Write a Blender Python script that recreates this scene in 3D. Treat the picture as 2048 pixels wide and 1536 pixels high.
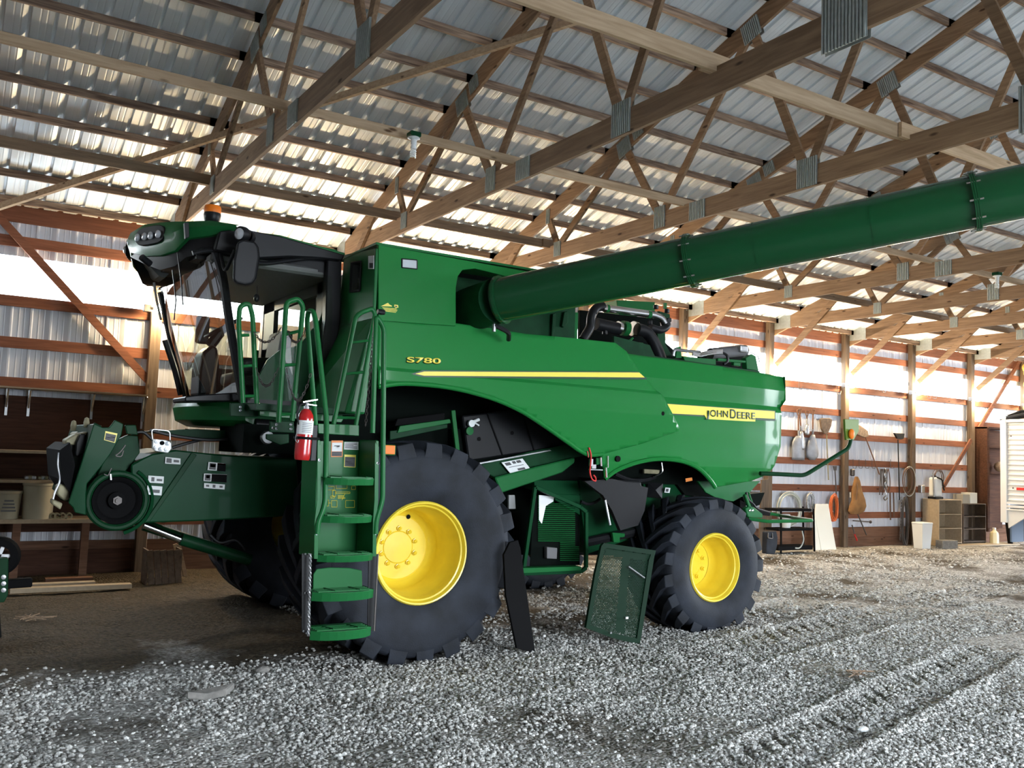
import bpy, bmesh, math, random
import numpy as np
from mathutils import Vector, Matrix
random.seed(7)
for o in list(bpy.data.objects): bpy.data.objects.remove(o)
S = bpy.context.scene; C = bpy.context.collection
PI = math.pi

# ------------------------------------------------------------------ camera
CAM_H = 1.769; YAW, PITCH, ROLL, FPX = 0.5574, 0.0782, 0.037, 1801.6
def axes():
    cy, sy = math.cos(YAW), math.sin(YAW)
    f = Vector((sy*math.cos(PITCH), cy*math.cos(PITCH), math.sin(PITCH)))
    r0 = Vector((cy, -sy, 0)); u0 = r0.cross(f)
    return r0*math.cos(ROLL)+u0*math.sin(ROLL), u0*math.cos(ROLL)-r0*math.sin(ROLL), f
RR, UU, FF = axes()
cam = bpy.data.objects.new('camera', bpy.data.cameras.new('camera')); C.objects.link(cam)
cam.data.sensor_width = 36; cam.data.lens = FPX/2048*36; cam.data.clip_start = .05; cam.data.clip_end = 400
m = Matrix((RR, UU, -FF)).transposed().to_4x4(); m.translation = (0, 0, CAM_H); cam.matrix_world = m
S.camera = cam
# surveying helpers: a sight line of the surveyed camera met with a real plane of the building or of a machine face
def ray(x, y): return FF*FPX + RR*(x-1024) - UU*(y-768)
def atY(x, y, Y): d = ray(x, y); return Vector((0, 0, CAM_H)) + d*(Y/d.y)
def atX(x, y, X): d = ray(x, y); return Vector((0, 0, CAM_H)) + d*(X/d.x)
def atZ(x, y, Z): d = ray(x, y); return Vector((0, 0, CAM_H)) + d*((Z-CAM_H)/d.z)

# ------------------------------------------------------------------ world, exposure
w = bpy.data.worlds.new('world'); S.world = w; w.use_nodes = True
nt = w.node_tree; bg = nt.nodes['Background']
tc = nt.nodes.new('ShaderNodeTexCoord'); sp = nt.nodes.new('ShaderNodeSeparateXYZ'); cr = nt.nodes.new('ShaderNodeValToRGB')
nt.links.new(tc.outputs['Generated'], sp.inputs[0]); nt.links.new(sp.outputs['Z'], cr.inputs[0]); nt.links.new(cr.outputs[0], bg.inputs[0])
cr.color_ramp.elements[0].color = (.90, .95, 1, 1); cr.color_ramp.elements[0].position = 0
cr.color_ramp.elements[1].color = (.62, .78, 1, 1); cr.color_ramp.elements[1].position = .7
bg.inputs[1].default_value = 23.0
S.view_settings.view_transform = 'Standard'; S.view_settings.look = 'None'; S.view_settings.gamma = 1
S.view_settings.use_curve_mapping = False; S.view_settings.exposure = 0.25
S.cycles.use_denoising = True; S.cycles.max_bounces = 7; S.cycles.diffuse_bounces = 4; S.cycles.glossy_bounces = 3
S.cycles.transmission_bounces = 4; S.cycles.transparent_max_bounces = 10; S.cycles.caustics_reflective = False; S.cycles.caustics_refractive = False
S.cycles.sample_clamp_indirect = 6
# daylight enters by the big doorways: portals only guide the sampling of the sky
DOOR_R = (26.75, -5.3, 8.6, 5.0)          # end wall doorway: x, y0, y1, height
DOOR_F = (-5.5, 2.6, 8.8, 4.15)            # side doorway behind the camera: y, x0, x1, height
def portal(loc, rot, sx, sy):
    l = bpy.data.lights.new('doorway_portal', 'AREA'); l.shape = 'RECTANGLE'; l.size = sx; l.size_y = sy; l.cycles.is_portal = True
    o = bpy.data.objects.new('doorway_portal', l); o.location = loc; o.rotation_euler = rot; C.objects.link(o)
portal((DOOR_R[0]+.1, (DOOR_R[1]+DOOR_R[2])/2, DOOR_R[3]/2), (PI/2, 0, PI/2), DOOR_R[2]-DOOR_R[1], DOOR_R[3])
portal(((DOOR_F[1]+DOOR_F[2])/2, DOOR_F[0]-.1, DOOR_F[3]/2), (PI/2, 0, 0), DOOR_F[2]-DOOR_F[1], DOOR_F[3])

# ------------------------------------------------------------------ geometry helpers
class MB:
    def __init__(s): s.v = []; s.f = []; s.m = []; s.mi = 0
    def add(s, vs, fs):
        b = len(s.v); s.v += [tuple(v) for v in vs]
        for f in fs: s.f.append(tuple(i+b for i in f)); s.m.append(s.mi)
        return s
    def hexa(s, p):   # 8 points: bottom 4 ccw, top 4
        return s.add(p, [(0,3,2,1),(4,5,6,7),(0,1,5,4),(1,2,6,5),(2,3,7,6),(3,0,4,7)])
    def box(s, c, d, rz=0, rx=0, ry=0):
        M = Matrix.Rotation(rz,3,'Z') @ Matrix.Rotation(ry,3,'Y') @ Matrix.Rotation(rx,3,'X')
        h = [x/2 for x in d]; c = Vector(c)
        P = [c + M @ Vector((sx*h[0], sy*h[1], sz*h[2])) for sz in (-1,1) for sx,sy in ((-1,-1),(1,-1),(1,1),(-1,1))]
        return s.hexa(P)
    def bar(s, a, b, w, t, up=(0,0,1)):   # rectangular bar: w along side, t along up
        a, b = Vector(a), Vector(b); d = (b-a).normalized(); up = Vector(up)
        if abs(d.dot(up)) > .99: up = Vector((0,1,0))
        sd = d.cross(up).normalized(); u = sd.cross(d).normalized()
        P = []
        for q in (a, b):
            P += [q - sd*w/2 - u*t/2, q + sd*w/2 - u*t/2, q + sd*w/2 + u*t/2, q - sd*w/2 + u*t/2]
        return s.add(P, [(0,3,2,1),(4,5,6,7),(0,1,5,4),(1,2,6,5),(2,3,7,6),(3,0,4,7)][:])
    def tube(s, pts, r, n=8, closed=False, cap=True):
        pts = [Vector(p) for p in pts]; N = len(pts); rs = r if isinstance(r, (list, tuple)) else [r]*N
        b = len(s.v); prev = None; F = []
        for i, p in enumerate(pts):
            if closed: t = (pts[(i+1) % N] - pts[i-1])
            else: t = pts[min(i+1, N-1)] - pts[max(i-1, 0)]
            t = t.normalized() if t.length > 1e-9 else Vector((0,0,1))
            if prev is None:
                u = Vector((0,0,1)) if abs(t.z) < .9 else Vector((1,0,0))
                u = (u - t*u.dot(t)).normalized()
            else: u = (prev - t*prev.dot(t)).normalized()
            prev = u; v = t.cross(u)
            for k in range(n):
                a = 2*PI*k/n; s.v.append(tuple(p + (u*math.cos(a) + v*math.sin(a))*rs[i]))
        for i in range(N if closed else N-1):
            for k in range(n):
                a0 = b+i*n+k; a1 = b+i*n+(k+1) % n; c0 = b+((i+1) % N)*n+k; c1 = b+((i+1) % N)*n+(k+1) % n
                s.f.append((a0, a1, c1, c0)); s.m.append(s.mi)
        if cap and not closed:
            s.f.append(tuple(b+k for k in reversed(range(n)))); s.m.append(s.mi)
            s.f.append(tuple(b+(N-1)*n+k for k in range(n))); s.m.append(s.mi)
        return s
    def lathe(s, prof, o, ax, n=32, closed=False, cap=False):  # prof [(r, h)] about axis ax through o
        o = Vector(o); ax = Vector(ax).normalized(); u = Vector((0,0,1)) if abs(ax.z) < .9 else Vector((1,0,0))
        u = (u - ax*u.dot(ax)).normalized(); v = ax.cross(u); b = len(s.v); N = len(prof)
        for r, h in prof:
            for k in range(n):
                a = 2*PI*k/n; s.v.append(tuple(o + ax*h + (u*math.cos(a)+v*math.sin(a))*r))
        for i in range(N if closed else N-1):
            for k in range(n):
                j = (i+1) % N
                s.f.append((b+i*n+k, b+i*n+(k+1) % n, b+j*n+(k+1) % n, b+j*n+k)); s.m.append(s.mi)
        if cap:
            s.f.append(tuple(b+k for k in reversed(range(n)))); s.m.append(s.mi)
            s.f.append(tuple(b+(N-1)*n+k for k in range(n))); s.m.append(s.mi)
        return s
    def prism(s, poly, off):   # planar polygon (3d points) extruded by the vector off
        off = Vector(off); n = len(poly); P = [Vector(p) for p in poly]
        return s.add(P + [p+off for p in P], [tuple(reversed(range(n))), tuple(range(n, 2*n))] + [(i, (i+1) % n, n+(i+1) % n, n+i) for i in range(n)])
    def sphere(s, c, r, n=10, sc=(1,1,1)):
        prof = [(max(1e-4, math.sin(PI*i/n))*r, -math.cos(PI*i/n)*r) for i in range(n+1)]
        b = len(s.v); s.lathe(prof, (0,0,0), (0,0,1), n=n+4)
        c = Vector(c)
        for i in range(b, len(s.v)): q = s.v[i]; s.v[i] = (q[0]*sc[0]+c.x, q[1]*sc[1]+c.y, q[2]*sc[2]+c.z)
        return s
    def build(s, name, mat, parent=None, smooth=False, bevel=0, fix=True, seg=1):
        me = bpy.data.meshes.new(name); me.from_pydata(s.v, [], s.f)
        for mm in (mat if isinstance(mat, (list, tuple)) else [mat]): me.materials.append(mm)
        if any(s.m): me.polygons.foreach_set('material_index', s.m)
        if fix:
            bm = bmesh.new(); bm.from_mesh(me); bmesh.ops.recalc_face_normals(bm, faces=bm.faces); bm.to_mesh(me); bm.free()
        if smooth:
            me.polygons.foreach_set('use_smooth', [True]*len(me.polygons))
            me.set_sharp_from_angle(angle=math.radians(smooth if smooth is not True else 40))
        o = bpy.data.objects.new(name, me); C.objects.link(o)
        if parent: o.parent = parent
        if bevel:
            bv = o.modifiers.new('bevel', 'BEVEL'); bv.width = bevel; bv.segments = seg; bv.limit_method = 'ANGLE'; bv.angle_limit = math.radians(35)
        return o
def tag(o, label=None, cat=None, group=None, kind=None):
    if label: o['label'] = label
    if cat: o['category'] = cat
    if group: o['group'] = group
    if kind: o['kind'] = kind
    return o
def empty(name, loc=(0,0,0), rz=0):
    o = bpy.data.objects.new(name, None); C.objects.link(o); o.location = loc; o.rotation_euler = (0,0,rz); o.empty_display_size = .1
    return o
def thing(name, label, cat, loc=(0,0,0), rz=0, group=None): return tag(empty(name, loc, rz), label, cat, group)
def copy_tree(o, parent=None):
    c = o.copy(); C.objects.link(c)
    if parent is not None: c.parent = parent
    for ch in list(o.children): copy_tree(ch, c)
    return c
def setw(o):   # children authored in world coordinates under a located thing
    pass
def arc(c, r, a0, a1, n, u, v):
    c, u, v = Vector(c), Vector(u), Vector(v)
    return [c + (u*math.cos(a0+(a1-a0)*i/n) + v*math.sin(a0+(a1-a0)*i/n))*r for i in range(n+1)]
def rnd(pts, r, n=4):  # round the corners of a polyline
    P = [Vector(p) for p in pts]; out = [P[0]]
    for i in range(1, len(P)-1):
        a, b, c = P[i-1], P[i], P[i+1]; d1 = (a-b); d2 = (c-b); k = min(r, d1.length*.45, d2.length*.45)
        p0 = b + d1.normalized()*k; p1 = b + d2.normalized()*k
        for j in range(n+1):
            t = j/n; out.append(p0*(1-t)**2 + b*2*t*(1-t) + p1*t*t)
    return out + [P[-1]]

# ------------------------------------------------------------------ materials
def mat(name, col, rough=.5, metal=0, spec=None, coat=0, var=0, vscale=3, bump=0, bscale=60, col2=None, stretch=(1,1,1), emit=None, alpha=None):
    mt = bpy.data.materials.new(name); mt.use_nodes = True; n = mt.node_tree; b = n.nodes['Principled BSDF']
    b.inputs['Base Color'].default_value = (*col, 1); b.inputs['Roughness'].default_value = rough; b.inputs['Metallic'].default_value = metal
    if spec is not None: b.inputs['Specular IOR Level'].default_value = spec
    if coat: b.inputs['Coat Weight'].default_value = coat; b.inputs['Coat Roughness'].default_value = .06
    if emit: b.inputs['Emission Color'].default_value = (*emit[0], 1); b.inputs['Emission Strength'].default_value = emit[1]
    if var or bump:
        t = n.nodes.new('ShaderNodeTexCoord'); mp = n.nodes.new('ShaderNodeMapping'); mp.inputs['Scale'].default_value = stretch
        n.links.new(t.outputs['Object'], mp.inputs[0])
    if var:
        nz = n.nodes.new('ShaderNodeTexNoise'); nz.inputs['Scale'].default_value = vscale; nz.inputs['Detail'].default_value = 5
        n.links.new(mp.outputs[0], nz.inputs['Vector'])
        r = n.nodes.new('ShaderNodeValToRGB'); r.color_ramp.elements[0].position = .35; r.color_ramp.elements[1].position = .68
        c2 = col2 or tuple(c*(1-var) for c in col)
        r.color_ramp.elements[0].color = (*c2, 1); r.color_ramp.elements[1].color = (*col, 1)
        n.links.new(nz.outputs[0], r.inputs[0]); n.links.new(r.outputs[0], b.inputs['Base Color'])
    if bump:
        nb = n.nodes.new('ShaderNodeTexNoise'); nb.inputs['Scale'].default_value = bscale; nb.inputs['Detail'].default_value = 3
        n.links.new(mp.outputs[0], nb.inputs['Vector'])
        bp = n.nodes.new('ShaderNodeBump'); bp.inputs['Strength'].default_value = bump; bp.inputs['Distance'].default_value = .01
        n.links.new(nb.outputs[0], bp.inputs['Height']); n.links.new(bp.outputs[0], b.inputs['Normal'])
    return mt
def wood(name, col, dark, axis, knots=True, weather=None):
    mt = bpy.data.materials.new(name); mt.use_nodes = True; n = mt.node_tree; b = n.nodes['Principled BSDF']; L = n.links
    b.inputs['Roughness'].default_value = .75; b.inputs['Specular IOR Level'].default_value = .25
    t = n.nodes.new('ShaderNodeTexCoord'); mp = n.nodes.new('ShaderNodeMapping')
    mp.inputs['Scale'].default_value = {'x': (1,14,14), 'y': (14,1,14), 'z': (14,14,1)}[axis]; L.new(t.outputs['Object'], mp.inputs[0])
    oi = n.nodes.new('ShaderNodeObjectInfo'); va = n.nodes.new('ShaderNodeVectorMath'); va.operation = 'ADD'
    vm = n.nodes.new('ShaderNodeVectorMath'); vm.operation = 'SCALE'; vm.inputs[0].default_value = (17,31,23); L.new(oi.outputs['Random'], vm.inputs['Scale'])
    L.new(mp.outputs[0], va.inputs[0]); L.new(vm.outputs[0], va.inputs[1])
    nz = n.nodes.new('ShaderNodeTexNoise'); nz.inputs['Scale'].default_value = 2.2; nz.inputs['Detail'].default_value = 6; nz.inputs['Distortion'].default_value = .6
    L.new(va.outputs[0], nz.inputs['Vector'])
    r = n.nodes.new('ShaderNodeValToRGB'); r.color_ramp.elements[0].position = .3; r.color_ramp.elements[1].position = .7
    r.color_ramp.elements[0].color = (*dark, 1); r.color_ramp.elements[1].color = (*col, 1); L.new(nz.outputs[0], r.inputs[0])
    out = r.outputs[0]
    if knots:
        m2 = n.nodes.new('ShaderNodeMapping'); m2.inputs['Scale'].default_value = {'x': (1,3,3), 'y': (3,1,3), 'z': (3,3,1)}[axis]; L.new(t.outputs['Object'], m2.inputs[0])
        vo = n.nodes.new('ShaderNodeTexVoronoi'); vo.inputs['Scale'].default_value = 2.2; vo.inputs['Randomness'].default_value = 1; L.new(m2.outputs[0], vo.inputs['Vector'])
        kr = n.nodes.new('ShaderNodeValToRGB'); kr.color_ramp.elements[0].position = .06; kr.color_ramp.elements[1].position = .13
        kr.color_ramp.elements[0].color = (.25,.2,.16,1); kr.color_ramp.elements[1].color = (1,1,1,1); L.new(vo.outputs['Distance'], kr.inputs[0])
        mx = n.nodes.new('ShaderNodeMix'); mx.data_type = 'RGBA'; mx.blend_type = 'MULTIPLY'; mx.inputs['Factor'].default_value = 1
        L.new(out, mx.inputs[6]); L.new(kr.outputs[0], mx.inputs[7]); out = mx.outputs[2]
    hs = n.nodes.new('ShaderNodeHueSaturation'); ma = n.nodes.new('ShaderNodeMapRange'); ma.inputs[3].default_value = .75; ma.inputs[4].default_value = 1.2
    L.new(oi.outputs['Random'], ma.inputs[0]); L.new(ma.outputs[0], hs.inputs['Value']); L.new(out, hs.inputs['Color'])
    L.new(hs.outputs[0], b.inputs['Base Color'])
    bp = n.nodes.new('ShaderNodeBump'); bp.inputs['Strength'].default_value = .35; bp.inputs['Distance'].default_value = .004
    L.new(nz.outputs[0], bp.inputs['Height']); L.new(bp.outputs[0], b.inputs['Normal'])
    return mt
M = {}
M['wood_y'] = wood('wood_truss', (.32,.205,.12), (.19,.115,.065), 'y')
M['wood_x'] = wood('wood_girt', (.26,.105,.058), (.16,.06,.033), 'x')
M['wood_xp'] = wood('wood_pale', (.62,.45,.29), (.43,.29,.17), 'x')
M['wood_xo'] = wood('wood_brown_brace', (.27,.18,.11), (.15,.10,.062), 'x')
M['wood_z'] = wood('wood_post', (.19,.135,.09), (.11,.077,.052), 'z')
M['wood_purlin'] = wood('wood_purlin', (.47,.33,.23), (.11,.065,.045), 'x', knots=False)
M['board'] = wood('wood_board', (.2,.105,.065), (.12,.06,.035), 'x')
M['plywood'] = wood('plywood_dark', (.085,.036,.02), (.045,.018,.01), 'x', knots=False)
M['roof'] = mat('roof_sheet_underside', (.86,.93,.97), .42, .3, var=.10, vscale=1.5, stretch=(4,.5,1))
M['wall'] = mat('wall_sheet', (.72,.76,.84), .45, .0, var=.12, vscale=2.5, stretch=(5,5,.5))
M['plate'] = mat('galvanised_plate', (.46,.50,.48), .45, .5, var=.15, vscale=25)
M['hook'] = mat('hook_steel', (.1,.09,.085), .5, .6)
M['chrome'] = mat('bright_steel', (.85,.87,.88), .18, 1)
M['steel'] = mat('grey_steel', (.45,.46,.47), .4, .85, var=.3, vscale=12)
M['black'] = mat('black_plastic', (.009,.0095,.011), .42, spec=.22)
M['blackm'] = mat('black_matt', (.006,.006,.0065), .8, spec=.08)
M['darkgap'] = mat('machinery_shade', (.003,.005,.004), .8, spec=.05)  # near-black standing in for the shade between the machine's parts
M['green'] = mat('green_paint', (.012,.125,.034), .36, spec=.12, coat=.08)
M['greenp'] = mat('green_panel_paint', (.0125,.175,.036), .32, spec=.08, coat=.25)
M['greend'] = mat('green_frame_shade', (.006,.05,.018), .45, spec=.1, var=.35, vscale=6)  # darker green for frames, also puts recess shade into the auger elbow
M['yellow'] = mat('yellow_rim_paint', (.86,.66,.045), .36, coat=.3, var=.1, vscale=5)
M['greenm'] = mat('green_paint_shaded', (.005,.05,.018), .4, spec=.05, coat=.03)  # darkened copy of the green, shade of feeder and shoe put into it
M['auger'] = mat('auger_green_shaded', (.007,.066,.021), .2, spec=.12, coat=.4)  # same green paint darkened, the tube's shaded underside put into its colour
M['decal'] = mat('decal_yellow', (.87,.74,.09), .35)
M['decalg'] = mat('decal_dark_green', (.008,.045,.02), .4)
M['white'] = mat('white_label', (.75,.78,.78), .5)
M['print'] = mat('label_print', (.05,.05,.055), .5)
M['lorange'] = mat('label_orange', (.8,.25,.05), .5)
M['amber'] = mat('amber_lens', (.85,.20,.015), .4, spec=.25)
M['red'] = mat('red_paint', (.48,.01,.012), .2, coat=.8)
M['redm'] = mat('red_cord', (.6,.02,.015), .5)
M['alu'] = mat('trailer_aluminium', (.8,.82,.82), .4, .15)
M['khaki'] = mat('khaki_cast', (.35,.32,.20), .6, .3, var=.35, vscale=9)
M['conc'] = mat('concrete', (.25,.24,.22), .9, var=.3, vscale=20, bump=.4)
M['olive'] = mat('marker_film', (.12,.19,.015), .5)
M['lens'] = mat('lamp_lens', (.75,.8,.85), .08, .4, coat=1)
M['grey'] = mat('grey_fabric', (.13,.13,.135), .7)
M['cabplastic'] = mat('cab_trim_plastic', (.11,.115,.11), .55)
M['silver'] = mat('silver_pipe', (.8,.82,.84), .22, 1)
def rubber():
    mt = mat('tyre_rubber', (.026,.031,.042), .6, spec=.14, var=.45, vscale=4, bump=.15, bscale=90, col2=(.015,.017,.021)); n = mt.node_tree
    return mt
M['rubber'] = rubber()
def dirt_rubber():
    return mat('tyre_tread', (.055,.05,.046), .75, var=.6, vscale=9, bump=.3, bscale=40, col2=(.02,.02,.021))
M['tread'] = dirt_rubber()
def glass(name, col=(.8,.9,.85), a=.25, rough=.02):
    mt = bpy.data.materials.new(name); mt.use_nodes = True; n = mt.node_tree; n.nodes.remove(n.nodes['Principled BSDF']); o = n.nodes['Material Output']
    g = n.nodes.new('ShaderNodeBsdfGlossy'); g.inputs['Roughness'].default_value = rough; g.inputs['Color'].default_value = (1,1,1,1)
    t = n.nodes.new('ShaderNodeBsdfTransparent'); t.inputs['Color'].default_value = (*col, 1)
    fr = n.nodes.new('ShaderNodeFresnel'); fr.inputs['IOR'].default_value = 1.33
    ma = n.nodes.new('ShaderNodeMath'); ma.operation = 'MULTIPLY'; ma.inputs[1].default_value = .5
    n.links.new(fr.outputs[0], ma.inputs[0])
    mx = n.nodes.new('ShaderNodeMixShader'); n.links.new(ma.outputs[0], mx.inputs[0]); n.links.new(t.outputs[0], mx.inputs[1]); n.links.new(g.outputs[0], mx.inputs[2])
    n.links.new(mx.outputs[0], o.inputs[0]); return mt
M['glass'] = glass('cab_glass', (.88,.92,.87))
def fiberglass():
    mt = bpy.data.materials.new('translucent_fibreglass'); mt.use_nodes = True; n = mt.node_tree; n.nodes.remove(n.nodes['Principled BSDF']); o = n.nodes['Material Output']
    t = n.nodes.new('ShaderNodeBsdfTransparent'); t.inputs['Color'].default_value = (.95,.95,.92,1)
    d = n.nodes.new('ShaderNodeBsdfTranslucent'); d.inputs['Color'].default_value = (.9,.88,.8,1)
    mx = n.nodes.new('ShaderNodeMixShader'); mx.inputs[0].default_value = .45
    n.links.new(t.outputs[0], mx.inputs[1]); n.links.new(d.outputs[0], mx.inputs[2]); n.links.new(mx.outputs[0], o.inputs[0]); return mt
M['fibre'] = fiberglass()
M['bulb'] = mat('lit_bulb', (1,.9,.7), .3, emit=((1,.74,.40), 400))
M['cfl'] = mat('cfl_bulb', (.9,.92,.9), .15, coat=.5)
# ================================================================== THE BUILDING
BAY = 2.44; X0 = -0.102; PY = 13.063                      # bay, first post, front face of the wall posts
XL, XR = X0-6*BAY, 26.75; K0 = -6; XP = -2.6 #                                      # end walls
RIDGE = 3.78; FRONT = 2*RIDGE - 13.24
def roofz(y): return 5.51 + (10.9-(y if y >= RIDGE else 2*RIDGE-y))/3
def post_x(k): return X0 + k*BAY
# ---- back wall
wb = tag(empty('wall_back'), kind='structure')
RIB = .2286
def sheet(mb, x0, x1, z0, z1, y, t=.018):      # ribbed sheet in the XZ plane, ribs toward the room
    xs = [(x0, 0)]; x = x0
    n = max(1, round((x1-x0)/RIB)); d = (x1-x0)/n
    for i in range(n):
        a = x0 + d*i
        xs += [(a+.012, t), (a+.03, t), (a+.045, 0), (a+d*.45, 0), (a+d*.45+.008, .004), (a+d*.45+.02, 0), (a+d*.72, 0), (a+d*.72+.008, .004), (a+d*.72+.02, 0)]
    xs.append((x1, 0))
    V = [(a, y-b, z0) for a, b in xs] + [(a, y-b, z1) for a, b in xs]; m_ = len(xs)
    mb.add(V, [(i, i+1, m_+i+1, m_+i) for i in range(m_-1)])
PW = 4*RIB
x = XL; i = 0
while x < XR-.05:
    x1 = min(x+PW, XR)
    for (z0, z1, nm, mm) in ((-.15, 3.56, 'wall_panel', M['wall']), (3.5, 4.14, 'clear_panel', M['fibre']), (4.10, 5.05, 'wall_panel', M['wall'])):
        q = MB(); sheet(q, x, x1, z0, z1, 13.245 if nm == 'wall_panel' else 13.25); q.build(nm, mm, wb, fix=False)
    x = x1
for z, h, mm in ((4.66,.235,'wood_x'), (4.29,.14,'wood_x'), (3.51,.14,'wood_x'), (2.97,.14,'wood_x'), (2.45,.14,'wood_x'), (1.86,.14,'wood_x'), (1.29,.14,'wood_x'), (.70,.14,'wood_x')):
    for k in range(K0, 11):
        a, b = max(post_x(k), XL), min(post_x(k+1), XR)
        MB().box(((a+b)/2, 13.205, z+random.uniform(-.006,.006)), (b-a-.012, .038, h)).build('girt', M[mm], wb)
for k in range(K0, 11):
    a, b = max(post_x(k), XL), post_x(k+1)
    for z in (.095, .32):
        MB().box(((a+b)/2, 13.20, z), (b-a-.004, .04, .222)).build('skirt_board', M['board'], wb)
for k in range(K0, 12):
    px = post_x(k)
    q = MB(); top = 4.97
    q.add([(px-.07,PY,-.15),(px+.07,PY,-.15),(px+.07,13.185,-.15),(px-.07,13.185,-.15),(px-.07,PY,top-.02),(px+.07,PY,top-.02),(px+.07,13.185,top-.06),(px-.07,13.185,top-.06)],
          [(0,3,2,1),(4,5,6,7),(0,1,5,4),(1,2,6,5),(2,3,7,6),(3,0,4,7)])
    q.build('post', M['wood_z'], wb, bevel=.006)
    MB().lathe([(.012,0),(.012,.012),(.0005,.014)], (px+.01, PY, 4.72), (0,-1,0), 8).build('bolt', M['steel'], wb)
# diagonal wall braces
def brace(a, b, mm='wood_x', w_=.04, t=.14, parent=None, name='diagonal_brace', up=(0,1,0)):
    return MB().bar(a, b, t, w_, up).build(name, M[mm], parent)
brace(atY(-40, 392, 13.14), atY(300, 765, 13.14), parent=wb, t=.10)
brace(atY(2072, 668, 13.14), atY(1957, 858, 13.14), parent=wb, t=.10)
brace(atY(1942, 880, 13.0), atY(1888, 972, 13.0), parent=wb, t=.09)
# plywood lining at the left, behind the shelves
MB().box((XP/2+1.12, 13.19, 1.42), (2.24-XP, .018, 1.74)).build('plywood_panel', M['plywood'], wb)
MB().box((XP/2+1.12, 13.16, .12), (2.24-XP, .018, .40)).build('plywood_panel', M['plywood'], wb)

# ---- other walls
def flat_wall(name, pts, holes=None, t=.04):
    o = tag(empty(name), kind='structure'); return o
wr = tag(empty('wall_right'), kind='structure')
def gable(mb, x, y0, y1, z0, z1=None):         # ribbed sheets across an end wall
    y = y0
    V = []; F = []
    while y < y1-1e-6:
        yy = min(y+RIB, y1)
        if y < RIDGE < yy: yy = RIDGE
        za, zb = (z1, z1) if z1 else (roofz(y)-.02, roofz(yy)-.02)
        s = 1 if x > 0 else -1
        b = len(V); V += [(x,y,z0),(x,yy-.04,z0),(x-s*.018,yy-.03,z0),(x-s*.018,yy-.012,z0),(x,yy,z0)]
        V += [(x,y,za),(x,yy-.04,zb),(x-s*.018,yy-.03,zb),(x-s*.018,yy-.012,zb),(x,yy,zb)]
        F += [(b+i, b+i+1, b+6+i, b+5+i) for i in range(4)]
        y = yy
    mb.add(V, F)
for (ya, yb, z0) in ((DOOR_R[2], 13.24, 0), (DOOR_R[1], DOOR_R[2], DOOR_R[3]), (FRONT, DOOR_R[1], 0)):
    q = MB(); gable(q, XR, ya, yb, z0); q.build('wall_panel', M['wall'], wr, fix=False)
for z in (.6, 1.3, 1.9, 2.5, 3.1, 3.7, 4.3):
    MB().box((XR-.04, (DOOR_R[2]+13.2)/2, z), (.038, 13.2-DOOR_R[2], .14)).build('girt', M['wood_z'], wr)
for y in (DOOR_R[2]+.1, 9.4, 11.3): MB().box((XR-.12, y, 2.6), (.14, .14, 5.3)).build('post', M['wood_z'], wr)
MB().box((XR-.08, (DOOR_R[1]+DOOR_R[2])/2, DOOR_R[3]+.12), (.06, DOOR_R[2]-DOOR_R[1], .24)).build('header', M['wood_z'], wr)
wl = tag(empty('wall_left'), kind='structure')
q = MB(); gable(q, XL, FRONT, 13.24, 0); q.build('wall_panel', M['wall'], wl, fix=False)
for z in (.6, 1.3, 1.9, 2.5, 3.1, 3.7, 4.3):
    MB().box((XL+.04, 3.8, z), (.038, 18.8, .14)).build('girt', M['wood_z'], wl)
wf = tag(empty('wall_front'), kind='structure')
for (xa, xb, z0) in ((XL, DOOR_F[1], 0), (DOOR_F[1], DOOR_F[2], DOOR_F[3]), (DOOR_F[2], XR, 0)):
    q = MB(); sheet(q, xa, xb, z0, 5.05, FRONT, -.018); q.build('wall_panel', M['wall'], wf, fix=False)
for z in (.6, 1.3, 1.9, 2.5, 3.1, 3.7):
    for xa, xb in ((XL, DOOR_F[1]), (DOOR_F[2], XR)):
        MB().box(((xa+xb)/2, FRONT+.05, z), (xb-xa, .04, .14)).build('girt', M['wood_x'], wf)
# ---- roof
ce = tag(empty('ceiling'), kind='structure')
def roof_sheet(x0, x1, side):
    q = MB(); n = max(1, round((x1-x0)/RIB)); d = (x1-x0)/n; t = .028; xs = [(x0,0)]
    for i in range(n):
        a = x0+d*i; xs += [(a+.009,t),(a+.03,t),(a+.039,0),(a+d*.46,0),(a+d*.46+.01,.003),(a+d*.46+.022,0),(a+d*.72,0),(a+d*.72+.01,.003),(a+d*.72+.022,0)]
    xs.append((x1,0)); m_ = len(xs)
    ya, yb = (13.5, RIDGE) if side > 0 else (2*RIDGE-13.5, RIDGE)
    za, zb = roofz(ya)+.003, roofz(yb)+.003
    q.add([(a, ya, za+b) for a, b in xs] + [(a, yb, zb+b) for a, b in xs], [(i, i+1, m_+i+1, m_+i) for i in range(m_-1)])
    q.build('roof_panel', M['roof'], ce, fix=False)
for side in (1, -1):
    x = XL-.2
    while x < XR+.1:
        roof_sheet(x, x+PW, side); x += PW
MB().box(((XL+XR)/2, RIDGE, roofz(RIDGE)+.05), (XR-XL, .5, .02)).build('ridge_cap', M['roof'], ce)
PUR = [12.98 - .574*i for i in range(17)]
for side in (1, -1):
    for y in PUR:
        yy = y if side > 0 else 2*RIDGE-y
        z = roofz(yy) - .047
        for k in range(K0, 11):
            if side < 0 and k % 3: continue
            a = max(post_x(k), XL)+.1; b = (post_x(k+1 if side > 0 else k+3))+.1; b = min(b, XR)
            q = MB(); c = ((a+b)/2+(random.uniform(-.05,.05) if side > 0 else 0), yy, z)
            q.box(c, (b-a+.16, .038, .088), rx=-side*.0).build('purlin', M['wood_purlin'], ce)
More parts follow.
